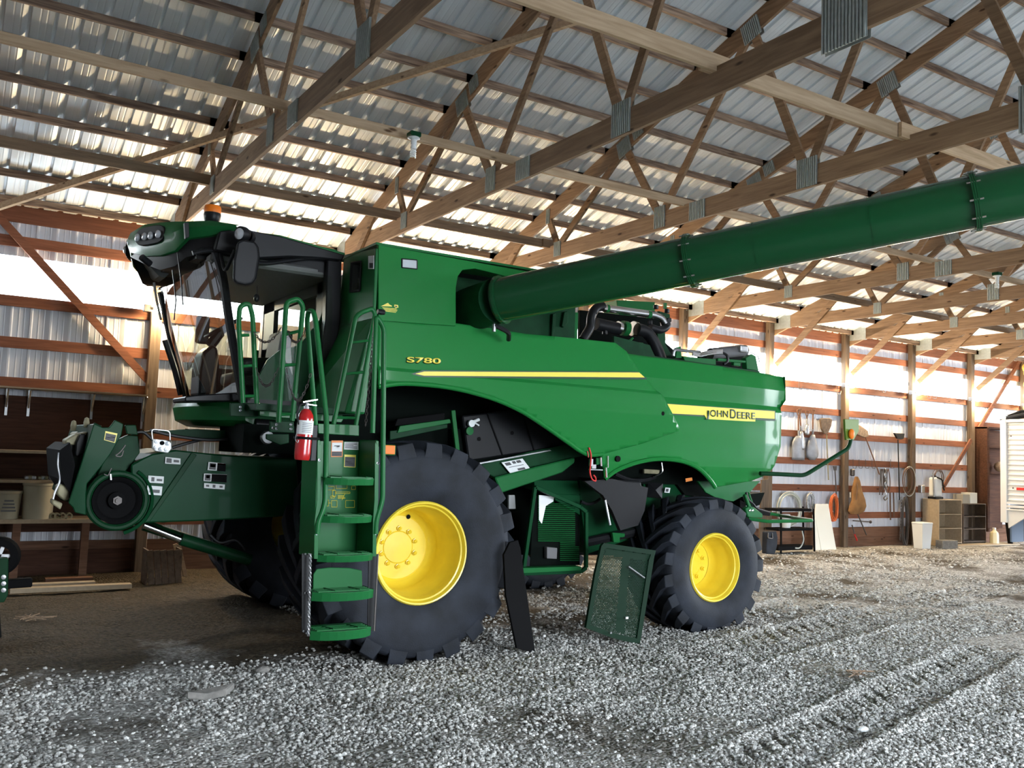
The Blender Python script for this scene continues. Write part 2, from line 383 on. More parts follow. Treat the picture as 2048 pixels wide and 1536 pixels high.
# ---- trusses
TR = []
def make_truss():
    t = empty('roof_truss', (post_x(2)+.09, 0, 0)); X = 0
    tc = lambda y: 5.32 + (10.9-y)/3
    def mem(nm, a, b, h, mm='wood_y', dx=0, w_=.038):
        MB().bar((dx, *a), (dx, *b), w_, h, (0,0,1)).build(nm, M[mm], t)
    def mirror(y): return 2*RIDGE-y
    yh = 13.12
    for s in (0, 1):
        f = (lambda y: y) if not s else mirror
        # top chord in two pieces with a splice, bottom chord in two pieces
        mem('top_chord', (f(yh), tc(yh)), (f(8.85), tc(8.85)), .22)
        mem('top_chord', (f(8.845), tc(8.845)), (f(RIDGE), tc(RIDGE)), .22)
        mem('bottom_chord', (f(13.04), 4.72), (f(7.72), 4.72), .22)
        mem('bottom_chord', (f(7.715), 4.72), (f(RIDGE), 4.72), .22)
        J = [((10.86, tc(10.86)-.07), (10.6, 4.80)), ((10.58, 4.80), (9.14, tc(9.14)-.07)), ((9.10, tc(9.10)-.07), (8.40, 4.80)), ((8.36, 4.80), (6.95, tc(6.95)-.07)),
             ((6.9, tc(6.9)-.07), (6.15, 4.80)), ((6.1, 4.80), (4.85, tc(4.85)-.07)), ((4.8, tc(4.8)-.07), (3.82, 4.80))]
        for a, b in J: mem('web', (f(a[0]), a[1]), (f(b[0]), b[1]), .098)
        def plate(y, z, wy, hz, ribs=True, ang=0):
            q = MB()
            for sd in (-1, 1):
                q.box((sd*.0205, f(y), z), (.003, wy, hz), rx=-ang*(1 if not s else -1))
                if ribs and sd < 0:
                    n = int(wy/.026)
                    for i in range(n):
                        dy = -wy/2+wy*(i+.5)/n
                        q.box((-.027, f(y)+dy*math.cos(ang), z+(dy*math.sin(-ang) if ang else 0)*(1 if not s else -1)), (.012, .013, hz), rx=-ang*(1 if not s else -1))
            q.build('truss_plate', M['plate'], t)
        plate(12.86, 4.73, .42, .27, False)
        plate(7.72, 4.72, .26, .215)
        plate(10.59, 4.76, .17, .21); plate(8.38, 4.77, .2, .27); plate(6.12, 4.77, .26, .30)
        plate(10.86, tc(10.86)-.04, .10, .22); plate(9.12, tc(9.12)-.05, .26, .22, ang=.32); plate(8.85, tc(8.85), .2, .17, ang=.32)
        plate(6.92, tc(6.92)-.05, .26, .24, ang=.32); plate(4.82, tc(4.82)-.05, .22, .22, ang=.32)
        if not s: mem('knee_brace', (12.98, 3.84), (11.5, 5.06), .12, dx=-.045)
    plate(RIDGE, 4.75, .36, .40)
    q = MB(); q.box((-.0215, RIDGE, tc(RIDGE)-.05), (.003,.4,.3)); q.build('truss_plate', M['plate'], t)
    mem('web', (RIDGE, 4.8), (RIDGE, tc(RIDGE)-.1), .089)
    return t
t0 = make_truss()
TL = {-3: 'roof truss far left, outside the frame', 1: 'roof truss nearest the left edge, heel behind the cab roof', 2: 'roof truss whose heel drops behind the green grain tank front',
      3: 'roof truss whose long bottom chord runs just above the green auger tube', 4: 'roof truss mostly hidden behind the green auger tube',
      5: 'roof truss on the post beside the engine pipes', 6: 'roof truss on the post behind the rear of the combine', 7: 'roof truss on the post behind the amber marker lamp arm',
      8: 'roof truss on the post between the hung tools and white bin', 9: 'roof truss on the post behind the bookcases', 10: 'roof truss on the last post behind the grain trailer'}
for k in [-3,0]+list(range(1, 11)):
    t = t0 if k == 2 else copy_tree(t0)
    t.location.x = post_x(k)+.09
    tag(t, TL.get(k, 'roof truss over the photographer, left of the frame'), 'truss', 'wooden roof trusses'); TR.append(t)
# ---- long lateral braces lying on the bottom chords
def lat(y, z, k0, k1, mm, w_, h, lab, off=.0):
    MB().box(((post_x(k0)+post_x(k1))/2+.1, y, z), (post_x(k1)-post_x(k0)+.25, w_, h)).build('lateral_brace', M[mm], None)
    o = C.objects[-1]; return o
def latb(y, z, segs, mm, w_, h, cat_label):
    for i, (k0, k1, lab) in enumerate(segs):
        q = MB(); q.box(((post_x(k0)+post_x(k1))/2+.1, y+(i % 2)*(w_+.004), z), (post_x(k1)-post_x(k0)+.3, w_, h))
        tag(q.build('ceiling_brace', M[mm], None, bevel=.003), lab, 'wood brace', cat_label)
latb(7.92, 4.86, ((-1, 2, 'pale wood brace lying on the truss chords, from left edge to the lamp'), (2, 4, 'pale wood brace continuing right from the spliced chord above the tank'), (4, 8, 'wood brace on the chords behind the auger tube')), 'wood_xp', .038, .09, 'lateral braces along the middle of the roof')
latb(10.8, 4.87, ((-1, 1, 'dark wood brace above the windows at far left'), (1, 3, 'brown wood brace above the cab roof beacon'), (3, 6, 'brown wood brace low behind the auger flange'), (6, 10, 'brown wood brace near the eave at far right')), 'wood_xo', .038, .12, 'lateral braces near the eave')
latb(4.97, 4.86, ((0, 2, 'pale plank brace entering from the top edge of the frame'), (2, 3, 'pale knotty plank brace hanging between two chords at top right'), (3, 6, 'pale plank brace reaching down to the auger tube at right')), 'wood_xp', .038, .14, 'lateral braces near the ridge')
o = MB().bar((.02, 13.0, 8.80-13.0/3), (5.3, 7.4, 8.80-7.4/3), .038, .089, (0,.316,.949)).build('roof_diagonal', M['wood_xp'])
tag(o, 'diagonal wood brace crossing under the rafters at upper left', 'wood brace')
# ---- lamps on the posts
lp = thing('post_lamp', 'lit bulb lamp', 'lamp', (post_x(1)-.06, 13.0, 3.60))
MB().box((-.075, .03, -.02), (.10, .09, .10)).build('junction_box', M['hook'], lp, bevel=.006)
MB().lathe([(.018,-.02),(.022,.02),(.018,.03)], (-.02, -.01, -.02), (1,-.3,0), 12).build('socket', M['hook'], lp)
MB().lathe([(.02,0),(.045,.04),(.055,.08),(.045,.125),(.02,.145),(.001,.15)], (.0, -.02, -.02), (1,-.3,0), 16).build('bulb', M['bulb'], lp, smooth=True)
LL = {1: 'glaring warm bulb lamp on the post left of the cab', 7: 'glaring warm bulb lamp on the post left of the hung canvas bag', 8: 'glaring warm bulb lamp on the post right of the hung chains',
      9: 'glaring warm bulb lamp on the post beside the grain trailer'}
LL.update({q: 'warm bulb lamp on the wall post ' + z for q, z in {2:'behind the cab window',3:'behind the grain tank',4:'behind the engine deck front',5:'behind the engine pipes',6:'behind the rear hood',10:'behind the trailer'}.items()})
for k in (1,2,3,4,5,6,7,8,9,10):
    l = lp if k == 1 else copy_tree(lp); l.location.x = post_x(k)-.06
    tag(l, LL[k], 'lamp', 'lamps on the wall posts')
    pl = bpy.data.lights.new('post_lamp_light', 'POINT'); pl.energy = 60; pl.color = (1,.74,.45); pl.shadow_soft_size = .035
    po = bpy.data.objects.new('post_lamp_light', pl); po.location = (.13-.02, -.11, 0); C.objects.link(po); po.parent = l
    po.location = (.12, -.13, -.02)
# ---- unlit spiral bulbs
def cfl(p, lab):
    r = thing('ceiling_bulb', lab, 'lamp', p)
    MB().box((0,0,.0), (.11,.11,.05)).build('junction_box', M['greend'], r, bevel=.008)
    MB().lathe([(.055,-.025),(.06,-.035),(.03,-.05),(.028,-.10),(.0,-.1)], (0,0,0), (0,0,1), 16).build('lamp_holder', M['cfl'], r, smooth=True)
    q = MB(); q.lathe([(.022,-.10),(.03,-.115),(.028,-.14),(.0,-.14)], (0,0,0), (0,0,1), 12)
    pts = [(.024*math.cos(a), .024*math.sin(a), -.145-.075*a/(2*PI*4)*1.0) for a in np.linspace(0, 2*PI*4, 60)]
    q.tube(pts, .0075, 6); q.build('spiral_tube', M['cfl'], r, smooth=True)
cfl(atZ(828, 270, 4.80)+Vector((0,0,0)), 'unlit white spiral bulb under the brace above the combine tank')
cfl(atZ(1994, 548, 4.80), 'unlit small spiral bulb under the roof at far right')
# ---- floor
def hgt(x, y):
    n = 0
    return n
rs = np.random.RandomState(3)
def vnoise(x, y, sc, seed):
    r = np.random.RandomState(seed); G = r.rand(256, 256); xx = x*sc; yy = y*sc
    xi = np.floor(xx).astype(int); yi = np.floor(yy).astype(int); fx = xx-xi; fy = yy-yi; fx = fx*fx*(3-2*fx); fy = fy*fy*(3-2*fy)
    g = lambda a, b: G[a % 256, b % 256]
    return (g(xi,yi)*(1-fx)+g(xi+1,yi)*fx)*(1-fy) + (g(xi,yi+1)*(1-fx)+g(xi+1,yi+1)*fx)*fy - .5
TRACKS = []   # (x0,y0,x1,y1,width): lug prints pressed into the gravel
def gz(x, y):
    x = np.asarray(x, float); y = np.asarray(y, float)
    z = .05*vnoise(x, y, .35, 1) + .035*vnoise(x, y, 1.1, 2) + .022*vnoise(x, y, 3.3, 3) + .014*vnoise(x, y, 8, 4) + .008*vnoise(x,y,19,5)
    for (ax, ay, bx, by, wd, dep, pitch) in TRACKS:
        dx, dy = bx-ax, by-ay; L = math.hypot(dx, dy); dx /= L; dy /= L
        u = (x-ax)*dx + (y-ay)*dy; v = (x-ax)*-dy + (y-ay)*dx
        inn = np.clip((wd/2-np.abs(v))*12, 0, 1)*np.clip(u*2, 0, 1)*np.clip((L-u)*2, 0, 1)
        side = np.sign(v)
        ph = (u - np.abs(v)*.9 + side*pitch*.25)/pitch
        lug = np.clip(np.cos(ph*2*PI)*2.2-.6, 0, 1)*np.clip(np.abs(v)*20-.6, 0, 1)*np.clip(.9+1.8*vnoise(x, y, 2.2, 31), 0, 1.3)
        z = z - inn*(dep*.35 + lug*dep) + dep*.8*np.exp(-((np.abs(v)-wd/2-.04)/.05)**2)*np.clip(u*2,0,1)*np.clip((L-u)*2,0,1)
    # flatten beneath the tyres and by the walls
    return z
# ================================================================== THE FLOOR
TRACKS += [(3.9,3.75,9.2,5.2,.55,.024,.19), (6.4,2.9,11.5,4.4,.6,.022,.19), (6.2,6.1,20,9.2,.75,.022,.26), (7.9,7.3,18,11.2,.7,.02,.26), (3.0,5.3,6.5,5.9,.35,.012,.09)]
def spaced(parts):
    out = []
    for a, b, d in parts: out += list(np.arange(a, b-1e-6, d))
    return np.array(out + [parts[-1][1]])
gx = spaced([(-16,-2.6,.8),(-2.6,-.5,.15),(-.5,9,.034),(9,16,.075),(16,27,.2),(27,45,1)]); gy = spaced([(-20,-5.5,1),(-5.5,0,.4),(0,9.5,.034),(9.5,13.3,.09)])
XX, YY = np.meshgrid(gx, gy, indexing='ij'); ZZ = gz(XX, YY)
WHEELS = [(3.52,7.0,8.0,.95), (3.52,9.8,10.8,.95), (6.98,7.0,7.62,.72), (6.98,10.18,10.8,.72)]
for cx, ya, yb, R_ in WHEELS:   # the tyres sit in shallow ruts
    d = np.maximum(np.abs(XX-cx)/.35, np.maximum(ya-YY, YY-yb)/.12+1); ZZ = np.where(d < 1.0, -.02, ZZ*np.clip((d-1)*2, 0, 1) + -.02*(1-np.clip((d-1)*2, 0, 1)))
fl = np.clip((YY-12.3)/.7, 0, 1); ZZ = ZZ*(1-fl*.6) + fl*.0
def grid_obj(name, mats):
    nx, ny = XX.shape; me = bpy.data.meshes.new(name)
    co = np.stack([XX, YY, ZZ], -1).reshape(-1, 3); me.vertices.add(len(co)); me.vertices.foreach_set('co', co.ravel())
    i = np.arange(nx-1)[:, None]*ny + np.arange(ny-1)[None]; q = np.stack([i, i+ny, i+ny+1, i+1], -1).reshape(-1, 4)
    me.loops.add(q.size); me.polygons.add(len(q)); me.loops.foreach_set('vertex_index', q.ravel().astype(np.int32))
    me.polygons.foreach_set('loop_start', np.arange(0, q.size, 4, dtype=np.int32)); me.polygons.foreach_set('loop_total', np.full(len(q), 4, np.int32))
    me.polygons.foreach_set('use_smooth', np.ones(len(q), bool)); me.update(); me.validate(); me.materials.append(mats)
    o = bpy.data.objects.new(name, me); C.objects.link(o); return o
def gravel_mat():
    mt = bpy.data.materials.new('gravel_floor'); mt.use_nodes = True; n = mt.node_tree; L = n.links; b = n.nodes['Principled BSDF']; b.inputs['Roughness'].default_value = .85; b.inputs['Specular IOR Level'].default_value = .25
    t = n.nodes.new('ShaderNodeTexCoord')
    v = n.nodes.new('ShaderNodeTexVoronoi'); v.inputs['Scale'].default_value = 42; L.new(t.outputs['Object'], v.inputs['Vector'])
    v2 = n.nodes.new('ShaderNodeTexVoronoi'); v2.inputs['Scale'].default_value = 17; L.new(t.outputs['Object'], v2.inputs['Vector'])
    sep = n.nodes.new('ShaderNodeSeparateColor'); L.new(v.outputs['Color'], sep.inputs[0])
    r = n.nodes.new('ShaderNodeValToRGB'); e = r.color_ramp.elements
    e[0].position = 0; e[0].color = (.17,.16,.14,1); e[1].position = 1; e[1].color = (.75,.75,.72,1); k = e.new(.55); k.color = (.45,.44,.41,1); L.new(sep.outputs[0], r.inputs[0])
    nz = n.nodes.new('ShaderNodeTexNoise'); nz.inputs['Scale'].default_value = .9; nz.inputs['Detail'].default_value = 6; L.new(t.outputs['Object'], nz.inputs['Vector'])
    # bare trodden earth shows through in patches and more towards the back wall
    sx = n.nodes.new('ShaderNodeSeparateXYZ'); L.new(t.outputs['Object'], sx.inputs[0])
    mr = n.nodes.new('ShaderNodeMapRange'); mr.inputs[1].default_value = 6.8; mr.inputs[2].default_value = 8.4; mr.inputs[3].default_value = 0; mr.inputs[4].default_value = .36; L.new(sx.outputs['Y'], mr.inputs[0])
    mr2 = n.nodes.new('ShaderNodeMapRange'); mr2.inputs[1].default_value = 2.5; mr2.inputs[2].default_value = 9; mr2.inputs[3].default_value = 1; mr2.inputs[4].default_value = .25; L.new(sx.outputs['X'], mr2.inputs[0])
    mm_ = n.nodes.new('ShaderNodeMath'); mm_.operation = 'MULTIPLY'; L.new(mr.outputs[0], mm_.inputs[0]); L.new(mr2.outputs[0], mm_.inputs[1])
    ad = n.nodes.new('ShaderNodeMath'); ad.operation = 'ADD'; L.new(nz.outputs[0], ad.inputs[0]); L.new(mm_.outputs[0], ad.inputs[1])
    r2 = n.nodes.new('ShaderNodeValToRGB'); r2.color_ramp.elements[0].position = .53; r2.color_ramp.elements[1].position = .72; L.new(ad.outputs[0], r2.inputs[0])
    n3 = n.nodes.new('ShaderNodeTexNoise'); n3.inputs['Scale'].default_value = 25; n3.inputs['Detail'].default_value = 4; L.new(t.outputs['Object'], n3.inputs['Vector'])
    r3 = n.nodes.new('ShaderNodeValToRGB'); r3.color_ramp.elements[0].position = .35; r3.color_ramp.elements[1].position = .7; r3.color_ramp.elements[0].color = (.04,.03,.018,1); r3.color_ramp.elements[1].color = (.10,.078,.048,1); L.new(n3.outputs[0], r3.inputs[0])
    mx = n.nodes.new('ShaderNodeMix'); mx.data_type = 'RGBA'; L.new(r2.outputs[0], mx.inputs['Factor']); L.new(r.outputs[0], mx.inputs[6]); L.new(r3.outputs[0], mx.inputs[7]); L.new(mx.outputs[2], b.inputs['Base Color'])
    inv = n.nodes.new('ShaderNodeMath'); inv.operation = 'SUBTRACT'; inv.inputs[0].default_value = 1; L.new(v.outputs['Distance'], inv.inputs[1])
    m2 = n.nodes.new('ShaderNodeMath'); m2.operation = 'MULTIPLY_ADD'; m2.inputs[1].default_value = .7; L.new(v2.outputs['Distance'], m2.inputs[0]); L.new(inv.outputs[0], m2.inputs[2])
    bp = n.nodes.new('ShaderNodeBump'); bp.inputs['Strength'].default_value = 1; bp.inputs['Distance'].default_value = .02; L.new(m2.outputs[0], bp.inputs['Height']); L.new(bp.outputs[0], b.inputs['Normal'])
    return mt
M['gravel'] = gravel_mat()
floor = tag(grid_obj('floor', M['gravel']), kind='structure')
MB().add([(-90,-90,-.2),(120,-90,-.2),(120,90,-.2),(-90,90,-.2)], [(0,1,2,3)]).build('floor_yard', mat('yard_ground', (.55,.53,.50), .9, var=.3, vscale=.5))['kind'] = 'structure'
# loose crushed stone lying on the floor near the camera: far too many to count
def stones():
    rs = np.random.RandomState(11); base = []
    for k in range(5):
        bm = bmesh.new(); bmesh.ops.create_icosphere(bm, subdivisions=1, radius=1)
        for v in bm.verts: v.co = Vector((v.co.x*rs.uniform(.75,1.25), v.co.y*rs.uniform(.75,1.25), v.co.z*rs.uniform(.55,.95)))
        bmesh.ops.scale(bm, vec=(1, rs.uniform(.65,.95), rs.uniform(.6,.8)), verts=bm.verts)
        me = bpy.data.meshes.new('stone'); bm.to_mesh(me); bm.free(); base.append(me)
    return base
stone_mat = bpy.data.materials.new('crushed_stone'); stone_mat.use_nodes = True; n = stone_mat.node_tree; b = n.nodes['Principled BSDF']; b.inputs['Roughness'].default_value = .8; b.inputs['Specular IOR Level'].default_value = .3
oi = n.nodes.new('ShaderNodeObjectInfo'); r = n.nodes.new('ShaderNodeValToRGB'); e = r.color_ramp.elements
e[0].color = (.14,.13,.115,1); e[1].color = (.88,.88,.84,1); k = e.new(.3); k.color = (.38,.375,.35,1); k = e.new(.85); k.color = (.66,.655,.62,1)
n.links.new(oi.outputs['Random'], r.inputs[0]); n.links.new(r.outputs[0], b.inputs['Base Color'])
sc_ = bpy.data.collections.new('stone_shapes')
for me in stones():
    me.materials.append(stone_mat); o = bpy.data.objects.new('stone', me); sc_.objects.link(o)
def scatter():
    rs = np.random.RandomState(5); pts = []
    def zone(x0, x1, y0, y1, dens, smin, smax):
        N = int((x1-x0)*(y1-y0)*dens); x = rs.uniform(x0, x1, N); y = rs.uniform(y0, y1, N)
        # view wedge of the photograph with a margin, and thinner where bare earth shows
        ang = np.degrees(np.arctan2(x, y)); keep = (ang > -4) & (ang < 70)
        pn = vnoise(x, y, .9, 21)+.6*vnoise(x, y, 2.6, 22); keep &= rs.rand(N) < np.clip(1.0 - np.clip(pn-.12, 0, 1)*4, .12, 1)
        keep &= ~((x < 3.2) & (rs.rand(N) > np.clip((8.1+.9*vnoise(x, y, .8, 40)-y)/1.0, .0, 1)))
        for cx, ya, yb, R_ in WHEELS: keep &= ~((np.abs(x-cx) < .33) & (y > ya) & (y < yb))
        x, y = x[keep], y[keep]; s = rs.uniform(smin, smax, len(x))*rs.choice([1,1,1,1.5], len(x)); pts.append(np.stack([x, y, gz(x, y)+s*.25, s], -1))
    zone(-.4, 9, 2.9, 5.6, 2600, .007, .014)
    zone(-.6, 12, 5.6, 7.4, 1700, .008, .015)
    zone(-.8, 15, 7.4, 9.8, 700, .009, .017)
    zone(6, 20, 9.8, 12.6, 120, .011, .020)
    P = np.concatenate(pts); return P
P = scatter(); me = bpy.data.meshes.new('gravel'); me.vertices.add(len(P)); me.vertices.foreach_set('co', P[:, :3].astype(np.float32).ravel())
at = me.attributes.new('size', 'FLOAT', 'POINT'); at.data.foreach_set('value', P[:, 3].astype(np.float32))
rot = np.random.RandomState(6).uniform(-.5, .5, (len(P), 3)); rot[:, 2] *= 12.6
at = me.attributes.new('rot', 'FLOAT_VECTOR', 'POINT'); at.data.foreach_set('vector', rot.astype(np.float32).ravel())
gravel = bpy.data.objects.new('gravel', me); C.objects.link(gravel); me.materials.append(stone_mat)
tag(gravel, 'loose pale crushed stone spread over the shed floor', 'gravel', kind='stuff')
ng = bpy.data.node_groups.new('scatter_stones', 'GeometryNodeTree')
ng.interface.new_socket('Geometry', in_out='INPUT', socket_type='NodeSocketGeometry'); ng.interface.new_socket('Geometry', in_out='OUTPUT', socket_type='NodeSocketGeometry')
gi = ng.nodes.new('NodeGroupInput'); go = ng.nodes.new('NodeGroupOutput'); m2p = ng.nodes.new('GeometryNodeMeshToPoints'); iop = ng.nodes.new('GeometryNodeInstanceOnPoints')
ci = ng.nodes.new('GeometryNodeCollectionInfo'); ci.inputs['Collection'].default_value = sc_; ci.inputs['Separate Children'].default_value = True; ci.inputs['Reset Children'].default_value = True
na = ng.nodes.new('GeometryNodeInputNamedAttribute'); na.data_type = 'FLOAT'; na.inputs['Name'].default_value = 'size'
nr = ng.nodes.new('GeometryNodeInputNamedAttribute'); nr.data_type = 'FLOAT_VECTOR'; nr.inputs['Name'].default_value = 'rot'
L = ng.links; L.new(gi.outputs[0], m2p.inputs['Mesh']); L.new(m2p.outputs[0], iop.inputs['Points']); L.new(ci.outputs[0], iop.inputs['Instance']); iop.inputs['Pick Instance'].default_value = True
L.new(na.outputs[0], iop.inputs['Scale']); L.new(nr.outputs[0], iop.inputs['Rotation']); L.new(iop.outputs[0], go.inputs[0])
md = gravel.modifiers.new('scatter', 'NODES'); md.node_group = ng

# ================================================================== THE COMBINE
CO = thing('combine_harvester', 'large green combine harvester with yellow wheels parked in the shed', 'combine harvester', (5.0, 8.9, 0))
INV = Matrix.Translation((-5.0, -8.9, 0))
_b = MB.build
def build2(s, name, mat, parent=None, **k):
    o = _b(s, name, mat, parent, **k)
    if parent is CO: o.matrix_parent_inverse = INV
    return o
MB.build = build2
YS = 7.05
def pxs(pts, Y): return [atY(x, y, Y) for x, y in pts]
def slab(pts, Y, t, name, m_, parent=CO, bevel=.004, **k):   # a plate standing in the plane Y, t thick
    return MB().prism(pxs(pts, Y), (0, t, 0)).build(name, M[m_] if isinstance(m_, str) else m_, parent, bevel=bevel, **k)
def smooth_pts(pts, n=6, closed=False):   # Catmull-Rom through the points
    P = [Vector((*p, 0)) if len(p) == 2 else Vector(p) for p in pts]; out = []
    N = len(P)
    for i in range(N-1):
        a, b, c, d = P[max(i-1,0)], P[i], P[i+1], P[min(i+2,N-1)]
        for j in range(n):
            t = j/n; out.append(.5*((2*b)+(c-a)*t+(2*a-5*b+4*c-d)*t*t+(3*b-a-3*c+d)*t**3))
    return [tuple(v)[:len(pts[0])] for v in out + [P[-1]]]
def body_panel(outline, prof, name, m_, parent=CO, thick=.03, step=.05, Y=YS, knots=()):
    bm = bmesh.new(); vs = [bm.verts.new(p) for p in pxs(outline, Y)]; bm.faces.new(vs)
    zs = [v.co.z for v in vs]; xs = [v.co.x for v in vs]
    for a in np.arange(min(zs)+step/2, max(zs), step):
        bmesh.ops.bisect_plane(bm, geom=bm.verts[:]+bm.edges[:]+bm.faces[:], plane_co=(0,0,a), plane_no=(0,0,1))
    for a in knots:
        if min(zs) < a < max(zs): bmesh.ops.bisect_plane(bm, geom=bm.verts[:]+bm.edges[:]+bm.faces[:], plane_co=(0,0,a), plane_no=(0,0,1))
    for a in np.arange(min(xs)+.05, max(xs), .06):
        bmesh.ops.bisect_plane(bm, geom=bm.verts[:]+bm.edges[:]+bm.faces[:], plane_co=(a,0,0), plane_no=(1,0,0))
    for v in bm.verts: v.co.y += prof(v.co.x, v.co.z)
    bmesh.ops.triangulate(bm, faces=[f for f in bm.faces if len(f.verts) > 4])
    bmesh.ops.recalc_face_normals(bm, faces=bm.faces)
    me = bpy.data.meshes.new(name); bm.to_mesh(me); bm.free(); me.materials.append(M[m_])
    # all faces look to the camera side
    if sum(p.normal.y*p.area for p in me.polygons) > 0: me.flip_normals()
    me.polygons.foreach_set('use_smooth', [True]*len(me.polygons)); me.set_sharp_from_angle(angle=math.radians(14))
    o = bpy.data.objects.new(name, me); C.objects.link(o); o.parent = parent
    if parent is CO: o.matrix_parent_inverse = INV
    s = o.modifiers.new('thickness', 'SOLIDIFY'); s.thickness = thick; s.offset = -1
    return o
def interp(z, tab):
    if z <= tab[0][0]: return tab[0][1]
    for (a, b), (c, d) in zip(tab, tab[1:]):
        if z <= c: return b + (d-b)*(z-a)/(c-a)
    return tab[-1][1]
# ---- side panels
zc = lambda x, y, Y=YS: atY(x, y, Y).z
fp = [(757,632),(912,645),(1000,658),(1054,667),(1156,676),(1235,685),(1257,702),(1276,732),(1293,755),(1325,790),(1344,825),(1361,855),(1361,862),(1290,888),(1249,899),(1215,909)]
low = smooth_pts([(1215,909),(1190,911),(1170,903),(1150,890),(1100,857),(1050,826),(1000,803),(950,787),(900,776),(850,770),(800,768),(757,774)], 4)
front_prof = lambda x, z: interp(z, [(1.75,.085),(2.02,.035),(2.24,.0),(2.445,.0),(2.475,.024),(2.95,.034)])
pa = body_panel(fp[:-1]+low, front_prof, 'front_side_panel', 'greenp', knots=(2.02,2.24,2.445,2.475))
# rolled lip following the wheel arch
lipc = [atY(x, y, YS) for x, y in low]
MB().tube([p + Vector((0, front_prof(p.x, p.z)+.006, .004)) for p in lipc], .022, 10).build('panel_lip', M['greenp'], pa, smooth=True)
rp = [(1238,700),(1300,709),(1400,723),(1500,738),(1587,752),(1588,800),(1578,814),(1576,894),(1565,932),(1551,949),(1518,963),(1447,976)]
archr = smooth_pts([(1447,976),(1434,960),(1409,938),(1375,923),(1329,918),(1286,925),(1249,940),(1226,959)], 5)
rprof = lambda x, z: .055 + interp(z, [(1.5,.07),(1.72,.02),(2.0,.0),(2.36,0),(2.43,.035),(2.62,.02),(2.8,.06),(2.95,.10)]) + interp(x, [(5.3,.03),(6.4,0),(7.5,0),(7.85,.012),(8.1,.05)])
body_panel(rp+archr[1:-1]+[(1226,959),(1212,905)], rprof, 'rear_side_panel', 'greenp', knots=(1.72,2.0,2.36,2.43,2.62))
ar = [atY(x, y, YS) for x, y in archr]
MB().tube([p + Vector((0, rprof(p.x, p.z)+.0, 0)) for p in ar], .024, 8).build('wheel_arch_lip', M['greenp'], CO, smooth=True)
rear_hood = MB()
for (x0, z0, z1) in ((8.05, 1.75, 2.80),):
    pts = [atY(x, y, YS) for x, y in [(1587,752),(1588,800),(1578,814),(1576,894),(1565,932),(1551,949),(1518,963)]]
    V = []; F = []
    for p in pts:
        for yy, bul in ((7.17,0),(7.6,.10),(8.9,.16),(10.2,.10),(10.63,0)): V.append((p.x+bul, yy, p.z))
    for i in range(len(pts)-1):
        for j in range(4): a = i*5+j; F.append((a, a+1, a+6, a+5))
    rear_hood.add(V, F)
rear_hood.build('rear_hood', M['greenp'], CO, smooth=True)
# far side panels, seen only through gaps, and the top deck
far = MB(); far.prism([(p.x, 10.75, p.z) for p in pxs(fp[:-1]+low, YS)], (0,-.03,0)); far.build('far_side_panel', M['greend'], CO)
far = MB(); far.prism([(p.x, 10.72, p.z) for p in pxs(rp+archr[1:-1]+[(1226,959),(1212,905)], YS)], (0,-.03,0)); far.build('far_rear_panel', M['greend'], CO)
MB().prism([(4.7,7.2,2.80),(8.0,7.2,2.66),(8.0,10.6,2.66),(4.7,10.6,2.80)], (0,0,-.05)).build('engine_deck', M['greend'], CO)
# inner rear skirt
slab([(1395,962),(1521,962),(1500,985),(1467,1003),(1437,998),(1412,985)], 7.35, .03, 'inner_skirt', 'green')
MB().prism(pxs([(1371,957),(1384,955),(1385,961),(1372,964)], 7.33), (0,.004,0)).build('warning_label', M['lorange'], CO)
# holes in the panels
for x, y, r in ((1326,827,.022),(1245,918,.03)):
    p = atY(x, y, YS-.0); MB().lathe([(.0005,-.004),(r,-.004),(r,.02)], (p.x, YS+.004+(0 if y < 900 else .065), p.z), (0,1,0), 16).build('latch_hole', M['blackm'], CO)
# ---- decals
def on_panel(pts, prof, name, m_, off=.004, Y=YS, t=.003):
    q = []
    for x, y in pts:
        p = atY(x, y, Y); p.y += prof(p.x, p.z) - off; q.append(p)
    n = len(q)
    return MB().add(q + [p+Vector((0,t,0)) for p in q], [tuple(range(n)), tuple(reversed(range(n, 2*n)))] + [(i, (i+1) % n, n+(i+1) % n, n+i) for i in range(n)]).build(name, M[m_], CO)
yp = lambda x, z: -.0012
on_panel([(822,748),(845,740.5),(1276,743),(1294,757),(1290,759),(846,754.5)], lambda x, z: 0, 'stripe_border', 'decalg', .002)
on_panel([(830,747.5),(848,743),(1278,745),(1289,755),(848,751.5)], lambda x, z: 0, 'yellow_stripe', 'decal', .005)
rd = lambda x, z: rprof(7.0, 2.2)
on_panel([(1333,806),(1558,821),(1558,842),(1344,829)], rd, 'stripe_border', 'decalg', .004)
on_panel([(1334,807),(1556,822.5),(1556,837.5),(1342,826.5)], rd, 'name_stripe', 'decal', .007)
